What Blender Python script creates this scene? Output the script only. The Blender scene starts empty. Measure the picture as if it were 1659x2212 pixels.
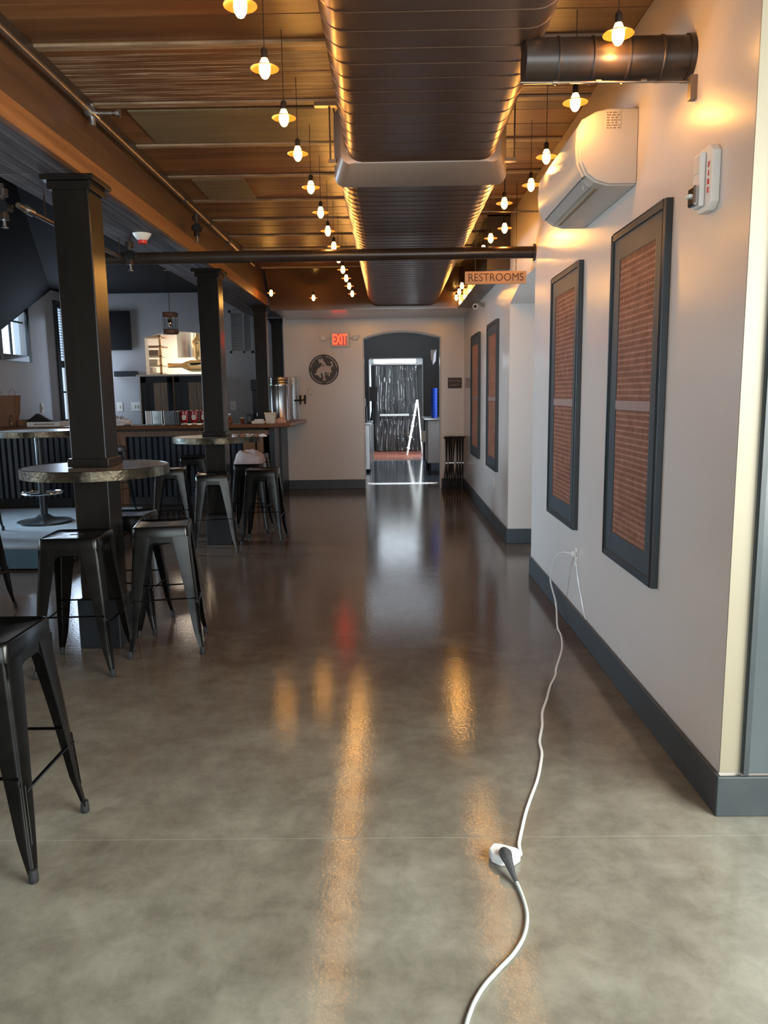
import bpy, bmesh, math, random
from mathutils import Vector, Matrix
random.seed(7)
C = bpy.context.scene
COL = C.collection
PI = math.pi
# ------------------------------------------------------------------ camera
H = 1.5; F = 1661.0; CX, CY = 829.5, 1106.0
Yc = Vector((845.0-CX, -(851.0-CY), -F)).normalized()
up = Vector((-127/10600., 1, 0))
Zc = (up - up.dot(Yc)*Yc).normalized()
Xc = Yc.cross(Zc)
cam = bpy.data.cameras.new('camera'); camo = bpy.data.objects.new('camera', cam); COL.objects.link(camo)
cam.sensor_fit = 'HORIZONTAL'; cam.sensor_width = 36.0; cam.lens = 36.0*F/1659.0
cam.clip_start = 0.05; cam.clip_end = 200
camo.matrix_world = Matrix(((Xc[0], Xc[1], Xc[2], 0), (Yc[0], Yc[1], Yc[2], 0), (Zc[0], Zc[1], Zc[2], H), (0, 0, 0, 1)))
C.camera = camo
# ------------------------------------------------------------------ world and daylight
w = bpy.data.worlds.new('sky'); C.world = w; w.use_nodes = True
wn = w.node_tree.nodes; wl = w.node_tree.links
bg = wn['Background']; bg.inputs[0].default_value = (0.62, 0.82, 1.0, 1); bg.inputs[1].default_value = 2.2
C.view_settings.view_transform = 'Standard'; C.view_settings.look = 'None'
C.view_settings.gamma = 1; C.view_settings.use_curve_mapping = False
C.view_settings.exposure = 1.05
def area(name, loc, rot, sx, sy, power, color):
    l = bpy.data.lights.new(name, 'AREA'); l.shape = 'RECTANGLE'; l.size = sx; l.size_y = sy
    l.energy = power; l.color = color
    o = bpy.data.objects.new(name, l); o.location = loc; o.rotation_euler = rot; COL.objects.link(o); return o
# storefront glazing behind the photographer, daylight through it
area('front_window_daylight', (0.6, -2.3, 1.5), (math.radians(78), 0, math.radians(8)), 2.6, 2.2, 34, (0.98, 1.0, 0.94))
area('left_window_daylight', (-5.9, 3.6, 1.6), (math.radians(90), 0, math.radians(-90)), 3.4, 1.6, 62, (0.74, 0.88, 1.0))
area('bar_window_daylight', (-5.85, 8.0, 1.75), (math.radians(79), 0, math.radians(-99)), 1.4, 1.4, 80, (0.54, 0.78, 1.0)).data.spread = math.radians(75)
area('side_entry_daylight', (2.5, 0.7, 1.5), (math.radians(75), 0, math.radians(80)), 2.4, 2.0, 195, (0.95, 1.0, 0.95))
area('tall_window_daylight', (-5.85, 14.1, 2.0), (math.radians(90), 0, math.radians(-110)), 0.7, 1.8, 16, (0.62, 0.78, 1.0))
area('kitchen_ceiling_light', (0.1, 16.2, 3.0), (0, 0, 0), 2.4, 2.0, 12, (0.80, 0.90, 1.0))
area('kitchen_side_fill', (1.6, 13.9, 1.7), (math.radians(90), 0, math.radians(90)), 1.4, 1.3, 12, (0.78, 0.86, 1.0))  # added fill, no window there; gives the hall walls a bluish sheen
area('back_door_daylight', (0.25, 20.95, 1.35), (math.radians(-90), 0, 0), 1.3, 2.4, 110, (0.62, 0.80, 1.0))
area('curtain_top_fill', (0.15, 18.9, 2.58), (0, 0, 0), 1.0, 1.2, 22, (0.72, 0.86, 1.0))  # added light, no fitting there; puts bright reflections on the curtain strips
area('curtain_side_fill', (.86, 18.8, 1.3), (math.radians(90), 0, math.radians(80)), .35, 2.0, 24, (0.80, 0.92, 1.0))  # added tall fill, no window there; makes vertical streaks on the curtain folds
area('cook_line_light', (-3.9, 16.4, 3.0), (0, 0, 0), 1.6, 1.6, 75, (1.0, 0.84, 0.66))

# ------------------------------------------------------------------ materials
def node(nt, t, **kw):
    n = nt.nodes.new(t)
    for k, v in kw.items(): setattr(n, k, v)
    return n
MATS = {}
def M(name, c, c2=None, rough=0.5, metal=0.0, scale=4.0, stretch=(1, 1, 1), bump=0.0, bscale=None, world=False,
      spec=0.5, coat=0.0, emit=None, estr=0.0, rvar=0.0, rand=0.0, contrast=(0.35, 0.65), detail=6, alpha=None, trans=0.0, coatr=0.1):
    m = bpy.data.materials.new(name); m.use_nodes = True; nt = m.node_tree
    b = nt.nodes['Principled BSDF']
    b.inputs['Base Color'].default_value = (*c, 1); b.inputs['Roughness'].default_value = rough
    b.inputs['Metallic'].default_value = metal; b.inputs['Specular IOR Level'].default_value = spec
    b.inputs['Coat Weight'].default_value = coat; b.inputs['Coat Roughness'].default_value = coatr
    b.inputs['Transmission Weight'].default_value = trans
    if alpha is not None: b.inputs['Alpha'].default_value = alpha
    if emit: b.inputs['Emission Color'].default_value = (*emit, 1); b.inputs['Emission Strength'].default_value = estr
    if world:
        g = node(nt, 'ShaderNodeNewGeometry'); src = g.outputs['Position']
    else:
        g = node(nt, 'ShaderNodeTexCoord'); src = g.outputs['Object']
    mp = node(nt, 'ShaderNodeMapping'); mp.inputs['Scale'].default_value = stretch
    nt.links.new(src, mp.inputs['Vector'])
    nz = node(nt, 'ShaderNodeTexNoise'); nz.inputs['Scale'].default_value = scale; nz.inputs['Detail'].default_value = detail
    nz.inputs['Roughness'].default_value = 0.6
    nt.links.new(mp.outputs[0], nz.inputs['Vector'])
    colout = None
    if c2 is not None:
        rp = node(nt, 'ShaderNodeValToRGB'); e = rp.color_ramp.elements
        e[0].position = contrast[0]; e[1].position = contrast[1]; e[0].color = (*c, 1); e[1].color = (*c2, 1)
        nt.links.new(nz.outputs[0], rp.inputs[0]); colout = rp.outputs[0]
    if rand > 0:
        oi = node(nt, 'ShaderNodeObjectInfo'); mr = node(nt, 'ShaderNodeMapRange')
        mr.inputs['To Min'].default_value = 1-rand; mr.inputs['To Max'].default_value = 1+rand
        nt.links.new(oi.outputs['Random'], mr.inputs['Value'])
        hv = node(nt, 'ShaderNodeHueSaturation'); nt.links.new(mr.outputs[0], hv.inputs['Value'])
        if colout: nt.links.new(colout, hv.inputs['Color'])
        else: hv.inputs['Color'].default_value = (*c, 1)
        colout = hv.outputs[0]
    if colout: nt.links.new(colout, b.inputs['Base Color'])
    if rvar > 0:
        mr = node(nt, 'ShaderNodeMapRange'); mr.inputs['From Min'].default_value = 0.3; mr.inputs['From Max'].default_value = 0.7
        mr.inputs['To Min'].default_value = max(0.02, rough-rvar); mr.inputs['To Max'].default_value = rough+rvar
        nt.links.new(nz.outputs[0], mr.inputs['Value']); nt.links.new(mr.outputs[0], b.inputs['Roughness'])
    if bump > 0:
        n2 = node(nt, 'ShaderNodeTexNoise'); n2.inputs['Scale'].default_value = bscale or scale*4; n2.inputs['Detail'].default_value = 4
        nt.links.new(mp.outputs[0], n2.inputs['Vector'])
        bp = node(nt, 'ShaderNodeBump'); bp.inputs['Strength'].default_value = bump; bp.inputs['Distance'].default_value = 0.01
        nt.links.new(n2.outputs[0], bp.inputs['Height']); nt.links.new(bp.outputs[0], b.inputs['Normal'])
        if coat: nt.links.new(bp.outputs[0], b.inputs['Coat Normal'])
    MATS[name] = m; return m

def concrete():
    m = bpy.data.materials.new('polished_concrete'); m.use_nodes = True; nt = m.node_tree; L = nt.links
    b = nt.nodes['Principled BSDF']
    g = node(nt, 'ShaderNodeNewGeometry')
    def noise(sc, det, dist=0, rough=.6):
        n = node(nt, 'ShaderNodeTexNoise'); n.inputs['Scale'].default_value = sc; n.inputs['Detail'].default_value = det
        n.inputs['Distortion'].default_value = dist; n.inputs['Roughness'].default_value = rough
        L.new(g.outputs['Position'], n.inputs['Vector']); return n
    a = noise(1.3, 8, 0.6); c = noise(7, 10, .25, .7); d = noise(60, 3); e = noise(2.7, 6, .5)
    r1 = node(nt, 'ShaderNodeValToRGB'); el = r1.color_ramp.elements
    el[0].position = .32; el[0].color = (0.165, 0.155, 0.125, 1); el[1].position = .70; el[1].color = (0.28, 0.27, 0.225, 1)
    L.new(a.outputs[0], r1.inputs[0])
    r2 = node(nt, 'ShaderNodeValToRGB'); el = r2.color_ramp.elements
    el[0].position = .35; el[0].color = (0.72, 0.70, 0.66, 1); el[1].position = .62; el[1].color = (1.18, 1.18, 1.14, 1)
    L.new(c.outputs[0], r2.inputs[0])
    mx = node(nt, 'ShaderNodeMixRGB', blend_type='MULTIPLY'); mx.inputs[0].default_value = .8
    L.new(r1.outputs[0], mx.inputs[1]); L.new(r2.outputs[0], mx.inputs[2])
    # worn reddish brown stain; its darkening away from the entrance paints in fading daylight
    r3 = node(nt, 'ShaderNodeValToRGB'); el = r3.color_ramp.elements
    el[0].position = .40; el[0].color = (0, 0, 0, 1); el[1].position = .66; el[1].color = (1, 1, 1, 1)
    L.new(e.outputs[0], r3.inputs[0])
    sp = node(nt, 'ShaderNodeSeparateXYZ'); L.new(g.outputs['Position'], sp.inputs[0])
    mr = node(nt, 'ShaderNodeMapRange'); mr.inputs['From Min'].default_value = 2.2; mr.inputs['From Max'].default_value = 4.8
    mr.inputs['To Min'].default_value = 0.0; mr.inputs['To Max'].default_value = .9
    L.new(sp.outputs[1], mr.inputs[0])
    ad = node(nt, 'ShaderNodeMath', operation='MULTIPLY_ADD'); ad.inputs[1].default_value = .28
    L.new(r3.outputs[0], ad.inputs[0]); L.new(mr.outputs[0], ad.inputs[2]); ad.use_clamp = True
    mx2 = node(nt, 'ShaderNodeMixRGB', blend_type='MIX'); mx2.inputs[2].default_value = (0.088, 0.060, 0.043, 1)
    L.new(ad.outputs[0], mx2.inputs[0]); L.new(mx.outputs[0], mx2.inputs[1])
    L.new(mx2.outputs[0], b.inputs['Base Color'])
    rr = node(nt, 'ShaderNodeMapRange'); rr.inputs['From Min'].default_value = .3; rr.inputs['From Max'].default_value = .7
    rr.inputs['To Min'].default_value = .075; rr.inputs['To Max'].default_value = .14
    L.new(c.outputs[0], rr.inputs[0]); L.new(rr.outputs[0], b.inputs['Roughness'])
    b.inputs['Specular IOR Level'].default_value = .46
    bp = node(nt, 'ShaderNodeBump'); bp.inputs['Strength'].default_value = .06; bp.inputs['Distance'].default_value = .01
    L.new(d.outputs[0], bp.inputs['Height']); L.new(bp.outputs[0], b.inputs['Normal'])
    return m
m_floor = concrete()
m_joint = M('joint_filler', (.40, .37, .30), rough=.8)
m_wall = M('greige_wall_paint', (.60, .53, .475), (.62, .55, .49), rough=.25, scale=1.5, bump=.05, bscale=9, world=True, spec=.7)
m_cream = M('cream_corner_paint', (.27, .23, .16), (.30, .265, .19), rough=.5, scale=3, stretch=(1, 1, .2))
m_black = M('black_trim_paint', (.020, .025, .029), rough=.42, scale=6, bump=.03)
m_plinth = M('post_plinth_paint', (.008, .010, .013), rough=.4)
m_base = M('charcoal_baseboard_paint', (.032, .040, .044), (.04, .048, .052), rough=.45, scale=8)
m_panelg = M('slate_panel_paint', (.055, .068, .075), (.065, .078, .085), rough=.30, scale=3, bump=.04)
m_ceilb = M('black_ceiling_paint', (.008, .007, .008), rough=.8, scale=5, spec=.1)
m_plank = M('worn_ceiling_board', (.125, .052, .020), (.18, .088, .036), rough=.42, scale=2.2, stretch=(.5, 4, 4), bump=.12, bscale=14, world=True, rand=.35, contrast=(.4, .62))
m_plankw = M('whitewashed_ceiling_board', (.13, .065, .03), (.40, .30, .21), rough=.5, scale=2.4, stretch=(.8, 34, 9), bump=.12, bscale=14, world=True, rand=.2, contrast=(.50, .60))
m_ply = M('olive_plywood', (.13, .105, .06), (.19, .155, .09), rough=.5, scale=3, stretch=(1, 6, 6), world=True)
m_batten = M('pale_worn_batten', (.17, .11, .065), (.38, .29, .19), rough=.5, scale=3, stretch=(1, 12, 1), world=True)
m_beam = M('stained_beam_wood', (.050, .022, .010), (.085, .038, .016), rough=.42, scale=2.5, stretch=(10, .6, 10), bump=.15, bscale=10, world=True)
m_beam2 = M('amber_beam_board', (.16, .058, .018), (.26, .105, .034), rough=.38, scale=2.5, stretch=(12, .5, 12), bump=.15, bscale=10, world=True)
m_soff = M('dusty_soffit_board', (.045, .034, .036), (.13, .11, .115), rough=.6, scale=2.5, stretch=(14, .5, 5), world=True, rand=.25, contrast=(.42, .66))
m_col = M('column_paint', (.008, .0065, .0055), (.011, .009, .0075), spec=.32, rough=.24, scale=5, stretch=(3, 3, .4), bump=.05)
m_duct = M('brown_duct_metal', (.12, .070, .048), (.15, .092, .066), rough=.33, metal=.75, scale=3, rvar=.05)
m_ductl = M('lit_transition_metal', (.27, .235, .215), rough=.38, metal=.6)  # paler than the duct: window light on the collar painted into its colour
m_pipe = M('dark_pipe_paint', (.028, .018, .014), (.04, .028, .02), rough=.3, metal=.2, scale=4)
m_brass = M('dull_steel_pipe', (.26, .21, .16), (.20, .15, .11), rough=.32, metal=.8, scale=9)
m_gun = M('gunmetal_steel', (.015, .015, .015), (.026, .025, .023), rough=.22, metal=.85, scale=5, rvar=.06)
m_gund = M('dark_steel', (.022, .023, .025), rough=.35, metal=.6)
m_rubber = M('black_rubber', (.015, .015, .016), rough=.7)
m_top = M('weathered_table_wood', (.10, .085, .075), (.19, .165, .145), rough=.26, scale=3, stretch=(1, 14, 1), bump=.1)
m_band = M('riveted_table_band', (.10, .08, .05), (.022, .018, .014), rough=.32, metal=.8, scale=9, bump=.4, bscale=30)
m_chrome = M('chrome', (.65, .65, .66), rough=.12, metal=1.0)
m_steel = M('brushed_stainless', (.48, .48, .47), (.40, .40, .39), rough=.25, metal=.95, scale=4, stretch=(8, 8, .5))
m_barw = M('bar_top_wood', (.13, .055, .026), (.22, .105, .055), rough=.3, scale=3, stretch=(.6, 9, 9), bump=.08)
m_barp = M('bar_post_wood', (.20, .095, .045), (.30, .16, .085), rough=.5, scale=3, stretch=(9, 9, .7))
m_corr = M('blue_black_corrugated_metal', (.017, .024, .036), rough=.4, metal=.5)
m_plat = M('blue_platform_riser', (.026, .060, .085), rough=.5)
m_platt = M('platform_top', (.15, .16, .17), (.20, .21, .22), rough=.4, scale=5)
m_copper = M('copper_strip', (.46, .23, .155), (.34, .16, .105), rough=.42, metal=.45, scale=12)
m_copd = M('dark_copper_backing', (.17, .070, .046), rough=.6, metal=.3)
m_copr = M('dull_pink_copper_rail', (.30, .19, .155), rough=.5, metal=.3)
m_white = M('white_plastic', (.72, .68, .62), rough=.35)
m_whitec = M('white_cord_plastic', (.80, .80, .78), rough=.4)
m_greyc = M('grey_green_cord', (.50, .56, .52), rough=.45)
m_darkp = M('dark_grey_plastic', (.06, .062, .065), rough=.45)
m_ac = M('air_conditioner_plastic', (.56, .50, .43), rough=.28)
m_acd = M('air_conditioner_outlet', (.42, .40, .37), rough=.45)
m_print = M('grey_print', (.28, .20, .12), rough=.6)
m_red = M('red_plastic', (.62, .03, .02), rough=.35)
m_redl = M('red_letter_paint', (.65, .03, .02), rough=.5)
m_exit = M('lit_red_sign', (.5, .20, .18), rough=.5, emit=(1, .05, .03), estr=.12)
m_exitd = M('exit_letter_face', (.8, .02, .01), rough=.5, emit=(1, .025, .008), estr=4)
m_bulb = M('glowing_bulb_glass', (1, .7, .3), rough=.2, emit=(1, .55, .14), estr=11.0)
m_fil = M('glowing_filament', (1, .8, .5), rough=.2, emit=(1, .72, .34), estr=60.0)
m_cup = M('copper_lamp_cup', (.50, .20, .06), rough=.35, metal=.7)
m_cord = M('black_cord', (.02, .015, .012), rough=.6)
m_signw = M('sign_board_wood', (.42, .22, .10), (.50, .28, .14), rough=.55, scale=4, stretch=(1, 1, 8))
m_signl = M('engraved_dark_letter', (.085, .030, .012), rough=.6)
m_plaque = M('dark_bronze_plaque', (.045, .036, .032), rough=.5)
m_plaql = M('plaque_light_letter', (.34, .29, .26), rough=.5)
m_inlay = M('plaque_inlay', (.50, .43, .40), rough=.5)
m_white2 = M('bright_white_wall', (.80, .77, .72), rough=.6)
m_backw = M('bar_wall_paint', (.42, .40, .40), (.45, .43, .43), rough=.5, scale=1.5, world=True)
m_kwall = M('charcoal_kitchen_wall', (.050, .045, .042), rough=.5)
m_kfloor = M('kitchen_floor_coating', (.10, .12, .15), (.13, .15, .18), rough=.13, scale=3, spec=.8)
m_tile = M('red_quarry_tile', (.30, .085, .05), (.38, .12, .075), rough=.35, scale=5, rand=.12)
m_strip = M('dark_clear_vinyl_strip', (.075, .073, .073), rough=.06, spec=1.0, coat=1.0, coatr=.03)
m_glow = M('backlit_white_panel', (.9, .95, 1), rough=.5, emit=(.9, .97, 1), estr=3.2)
m_glass = M('window_glass', (.9, .95, 1), rough=.02, trans=1.0, spec=.4)
m_blind = M('blue_grey_blind_slat', (.42, .55, .70), rough=.5)
m_kraft = M('brown_kraft_paper', (.21, .105, .060), (.25, .13, .075), rough=.75, scale=5, bump=.3, bscale=9)
m_cloth = M('black_cloth', (.015, .016, .02), rough=.85)
m_towel = M('pale_pink_towel', (.27, .215, .21), (.36, .29, .285), rough=.9, scale=12, bump=.3)
m_paper = M('white_paper', (.75, .76, .80), rough=.7)
m_clear = M('clear_plastic_film', (.75, .75, .78), rough=.25, alpha=.45)
m_acryl = M('tinted_acrylic', (.16, .24, .24), rough=.08, coat=.5)
m_menu = M('dark_menu_card', (.03, .035, .045), (.10, .11, .13), rough=.3, scale=40)
m_ketchup = M('red_ketchup_bottle', (.30, .010, .018), rough=.18)
m_amber = M('amber_liquid_glass', (.16, .05, .02), rough=.08)
m_beige = M('beige_plastic', (.62, .56, .46), rough=.5)
m_pink = M('pink_cloth', (.55, .36, .29), rough=.8)
m_screen = M('black_screen', (.010, .009, .010), rough=.35, spec=.3)
m_cabw = M('reclaimed_plank', (.22, .16, .12), (.34, .26, .19), rough=.6, scale=3, stretch=(12, 12, .8))
m_blue = M('blue_cup_plastic', (.03, .10, .60), rough=.35)
m_louver = M('grey_white_louver', (.44, .43, .42), rough=.5)
m_green = M('green_indicator', (.0, .4, .1), emit=(.05, 1, .25), estr=5, rough=.4)
m_gold = M('warm_pipe_metal', (.80, .62, .34), rough=.18, metal=1.0)
m_lcage = M('pendant_cage_wire', (.05, .04, .035), rough=.4, metal=.6)
m_pwood = M('pendant_wood_ring', (.22, .10, .06), rough=.5)

# ------------------------------------------------------------------ mesh helpers
def wloc(o):
    v = Vector((0, 0, 0))
    while o is not None:
        v += o.location; o = o.parent
    return v
class MB:
    def __init__(s): s.v = []; s.f = []
    def add(s, vs, fs):
        n = len(s.v); s.v += [tuple(p) for p in vs]; s.f += [tuple(i+n for i in f) for f in fs]; return s
    def box(s, x0, x1, y0, y1, z0, z1):
        return s.add([(x0, y0, z0), (x1, y0, z0), (x1, y1, z0), (x0, y1, z0), (x0, y0, z1), (x1, y0, z1), (x1, y1, z1), (x0, y1, z1)],
                     [(3, 2, 1, 0), (4, 5, 6, 7), (0, 1, 5, 4), (1, 2, 6, 5), (2, 3, 7, 6), (3, 0, 4, 7)])
    def rod(s, a, b, r, n=8, r2=None):
        a = Vector(a); b = Vector(b); d = (b-a).normalized(); r2 = r if r2 is None else r2
        u = d.orthogonal().normalized(); w_ = d.cross(u)
        vs = []
        for c, rr in ((a, r), (b, r2)):
            for i in range(n):
                t = 2*PI*i/n; vs.append(c+(u*math.cos(t)+w_*math.sin(t))*rr)
        fs = [(i, (i+1) % n, n+(i+1) % n, n+i) for i in range(n)]
        fs += [tuple(range(n-1, -1, -1)), tuple(range(n, 2*n))]
        return s.add(vs, fs)
    def tube(s, pts, r, n=8, flat=1.0, cap=True):
        pts = [Vector(p) for p in pts]; vs = []; fs = []; pu = None
        for k, p in enumerate(pts):
            d = (pts[min(k+1, len(pts)-1)]-pts[max(k-1, 0)]).normalized()
            if pu is None: u = d.cross(Vector((0, 0, 1)));  u = u.normalized() if u.length > 1e-3 else d.orthogonal().normalized()
            else:
                u = pu-d*pu.dot(d); u.normalize()
            pu = u; w_ = d.cross(u); rr = r[k] if isinstance(r, (list, tuple)) else r
            for i in range(n):
                t = 2*PI*i/n; vs.append(p+u*math.cos(t)*rr+w_*math.sin(t)*rr*flat)
        for k in range(len(pts)-1):
            for i in range(n): fs.append((k*n+i, k*n+(i+1) % n, (k+1)*n+(i+1) % n, (k+1)*n+i))
        if cap: fs += [tuple(range(n-1, -1, -1)), tuple(range((len(pts)-1)*n, len(pts)*n))]
        return s.add(vs, fs)
    def lathe(s, prof, c=(0, 0, 0), n=20, ax='z'):
        vs = []; fs = []; m = len(prof)
        for r, z in prof:
            for i in range(n):
                t = 2*PI*i/n; a, b = r*math.cos(t), r*math.sin(t)
                p = (a, b, z) if ax == 'z' else ((z, a, b) if ax == 'x' else (b, z, a))
                vs.append((p[0]+c[0], p[1]+c[1], p[2]+c[2]))
        for k in range(m-1):
            for i in range(n): fs.append((k*n+i, k*n+(i+1) % n, (k+1)*n+(i+1) % n, (k+1)*n+i))
        fs += [tuple(range(n-1, -1, -1)), tuple(range((m-1)*n, m*n))]
        return s.add(vs, fs)
    def prism(s, poly, axis, a, b):
        """poly in the plane normal to axis: x->(y,z) y->(x,z) z->(x,y)"""
        def P(p, t): return {'x': (t, p[0], p[1]), 'y': (p[0], t, p[1]), 'z': (p[0], p[1], t)}[axis]
        n = len(poly); vs = [P(p, a) for p in poly]+[P(p, b) for p in poly]
        fs = [tuple(range(n)), tuple(range(2*n-1, n-1, -1))]+[(i, i+n, (i+1) % n+n, (i+1) % n) for i in range(n)]
        return s.add(vs, fs)
    def sweep(s, sections, closed=True, cap=True):
        n = len(sections[0]); vs = [p for sec in sections for p in sec]; fs = []
        rng = n if closed else n-1
        for k in range(len(sections)-1):
            for i in range(rng): fs.append((k*n+i, k*n+(i+1) % n, (k+1)*n+(i+1) % n, (k+1)*n+i))
        if cap and closed: fs += [tuple(range(n-1, -1, -1)), tuple(range((len(sections)-1)*n, len(sections)*n))]
        return s.add(vs, fs)
    def build(s, name, mat, parent=None, bevel=0, world=True, stuff=False, base=False, recalc=True):
        off = Vector((0, 0, 0)); loc = Vector((0, 0, 0))
        if parent is not None and world: off = wloc(parent)
        if parent is None and world:
            xs = [p[0] for p in s.v]; ys = [p[1] for p in s.v]; zs = [p[2] for p in s.v]
            off = Vector(((min(xs)+max(xs))/2, (min(ys)+max(ys))/2, min(zs))); loc = off
        me = bpy.data.meshes.new(name); me.from_pydata([(p[0]-off.x, p[1]-off.y, p[2]-off.z) for p in s.v], [], s.f)
        bm = bmesh.new(); bm.from_mesh(me)
        if recalc: bmesh.ops.recalc_face_normals(bm, faces=bm.faces)
        if bevel:
            bmesh.ops.remove_doubles(bm, verts=bm.verts, dist=1e-5)
            es = [e for e in bm.edges if len(e.link_faces) == 2 and e.calc_face_angle(0) > .5]
            bmesh.ops.bevel(bm, geom=es, offset=bevel, segments=2, affect='EDGES', profile=.5, clamp_overlap=True)
        bm.to_mesh(me); bm.free()
        me.shade_smooth()
        me.set_sharp_from_angle(angle=math.radians(18 if bevel else 38))
        me.materials.append(mat)
        o = bpy.data.objects.new(name, me); COL.objects.link(o); o.location = loc
        if parent is not None: o.parent = parent
        if stuff: o['kind'] = 'stuff'
        return o
def tag(o, label=None, cat=None, group=None, kind=None):
    if label: o['label'] = label
    if cat: o['category'] = cat
    if group: o['group'] = group
    if kind: o['kind'] = kind
    return o
def thing(name, label, cat, loc=(0, 0, 0), rz=0, group=None):
    o = bpy.data.objects.new(name, None); COL.objects.link(o); o.location = loc; o.rotation_euler = (0, 0, rz)
    o.empty_display_size = .1
    return tag(o, label, cat, group)
def struct(name, label, mb, mat, cat, bevel=0):
    return tag(mb.build(name, mat, bevel=bevel), label, cat, kind='structure')
def inst(src, name, parent, loc):
    o = src.copy(); COL.objects.link(o); o.name = name; o.parent = parent; o.location = loc; return o
def dup(root, loc, rz, label, group=None):
    r = root.copy(); COL.objects.link(r); r.location = loc; r.rotation_euler = (0, 0, rz); r['label'] = label
    if group: r['group'] = group
    for ch in list(root.children):
        c = ch.copy(); COL.objects.link(c); c.parent = r
        for g in list(ch.children):
            d = g.copy(); COL.objects.link(d); d.parent = c
    return r
def text(s, name, mat, parent, origin, xdir, zdir, size, depth=.002, align='CENTER', sx=1.0, world=True, bold=0.0):
    cu = bpy.data.curves.new('t', 'FONT'); cu.body = s; cu.size = size; cu.extrude = depth; cu.align_x = align; cu.align_y = 'CENTER'
    cu.offset = bold; cu.resolution_u = 4
    ob = bpy.data.objects.new('t', cu); COL.objects.link(ob)
    dg = bpy.context.evaluated_depsgraph_get(); me = bpy.data.meshes.new_from_object(ob.evaluated_get(dg))
    bpy.data.objects.remove(ob)
    xd = Vector(xdir); zd = Vector(zdir); yd = xd.cross(zd)
    off = wloc(parent) if world else Vector((0, 0, 0)); og = Vector(origin)
    for v in me.vertices:
        p = og + xd*v.co.x*sx + zd*v.co.y + yd*(-v.co.z) - off
        v.co = p
    me.materials.clear(); me.materials.append(mat); me.name = name
    o = bpy.data.objects.new(name, me); COL.objects.link(o); o.parent = parent
    return o
ORD = ['first', 'second', 'third', 'fourth', 'fifth', 'sixth', 'seventh', 'eighth', 'ninth', 'tenth', 'eleventh', 'twelfth', 'thirteenth']

# ================================================================== SETTING
CEIL = 3.16; XW = 1.15; YE = 12.3
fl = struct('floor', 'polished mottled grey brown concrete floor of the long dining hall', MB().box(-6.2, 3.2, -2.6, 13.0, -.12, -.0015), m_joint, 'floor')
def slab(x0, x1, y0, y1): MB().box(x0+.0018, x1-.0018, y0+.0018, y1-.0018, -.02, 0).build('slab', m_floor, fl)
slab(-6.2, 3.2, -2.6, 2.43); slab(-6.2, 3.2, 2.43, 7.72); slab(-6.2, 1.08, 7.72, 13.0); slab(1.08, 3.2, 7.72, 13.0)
# right wall and its openings
struct('wall_right', 'greige painted right wall carrying the two near copper mesh panels', MB().box(XW, XW+.2, 2.576, 6.30, 0, CEIL), m_wall, 'wall')
struct('wall_right_far', 'greige painted right wall beyond the restroom opening', MB().box(XW, XW+.5, 7.60, YE+.35, 0, CEIL), m_wall, 'wall')
struct('wall_right_header', 'painted header with sloped underside over the restroom opening',
       MB().prism([(7.6, 2.34), (6.95, 2.47), (6.3, 2.47), (6.3, CEIL), (7.6, CEIL)], 'x', XW, XW+1.2), m_wall, 'wall')
struct('wall_restroom_passage', 'plain painted wall inside the restroom passage', MB().box(XW+1.1, XW+1.2, 6.3, 7.6, 0, 2.47), m_wall, 'wall')
# wall end facing the photographer
struct('wall_right_end', 'cream painted end strip of the right wall beside the slate panel', MB().box(XW, 1.222, 2.570, 2.5755, .155, CEIL), m_cream, 'wall')
pn = struct('wall_entry_panel', 'slate grey glossy panel at the right edge beside the entrance', MB().box(1.222, 2.6, 2.562, 2.5755, .155, CEIL), m_panelg, 'wall')
MB().box(1.225, 1.243, 2.548, 2.562, .155, CEIL).build('panel_trim', m_base, pn)
struct('wall_entry_side', 'plain wall beside the entrance out of frame', MB().box(2.6, 2.7, -2.5, 2.65, 0, CEIL), m_wall, 'wall')
# baseboards
def bboard(nm, lab, x0, x1, y0, y1, prof='x'):
    mb = MB().box(x0, x1, y0, y1, 0, .150); 
    return struct(nm, lab, mb, m_base, 'baseboard', bevel=.004)
bboard('baseboard_right', 'charcoal baseboard along the near right wall', XW-.016, XW, 2.555, 6.30)
bboard('baseboard_right_end', 'charcoal baseboard with white paint nicks under the slate panel', XW-.016, 2.6, 2.545, 2.56)
bboard('baseboard_right_pier', 'short dark baseboard on the pier beyond the restroom opening', XW-.016, XW+.5, 7.585, 7.6)
bboard('baseboard_right_far', 'charcoal baseboard along the far right wall', XW-.016, XW, 7.6, YE)
bboard('baseboard_end_left', 'dark baseboard left of the kitchen doorway', -1.72, -.43, YE-.016, YE)
bboard('baseboard_end_right', 'short dark baseboard right of the kitchen doorway', .79, XW-.016, YE-.016, YE)
# end wall with arched doorway
def archwall():
    x0, x1, xl, xr = -1.68, XW, -.43, .78; zt = 2.76; zs = 2.37; rise = .10
    arc = []
    for i in range(13):
        t = i/12.; x = xl+(xr-xl)*t; arc.append((x, zs+rise*(1-(2*t-1)**2)))
    poly = [(x0, 0), (x0, zt), (x1, zt), (x1, 0), (xr, 0)]+arc[::-1]+[(xl, 0)]
    return MB().prism(poly, 'y', YE, YE+.35)
struct('wall_end', 'greige end wall with the arched kitchen doorway', archwall(), m_wall, 'wall')
# edge bead of the arch, its white standing in for kitchen backlight
arcp = [(-.43, YE-.004, 0)]+[(-.43+1.21*i/12., YE-.004, 2.37+.10*(1-(2*i/12.-1)**2)) for i in range(13)]+[(.78, YE-.004, 0)]
struct('trim_1', 'thin pale edge bead around the arched kitchen doorway', MB().tube(arcp, .011, 6), m_white2, 'trim')
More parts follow.
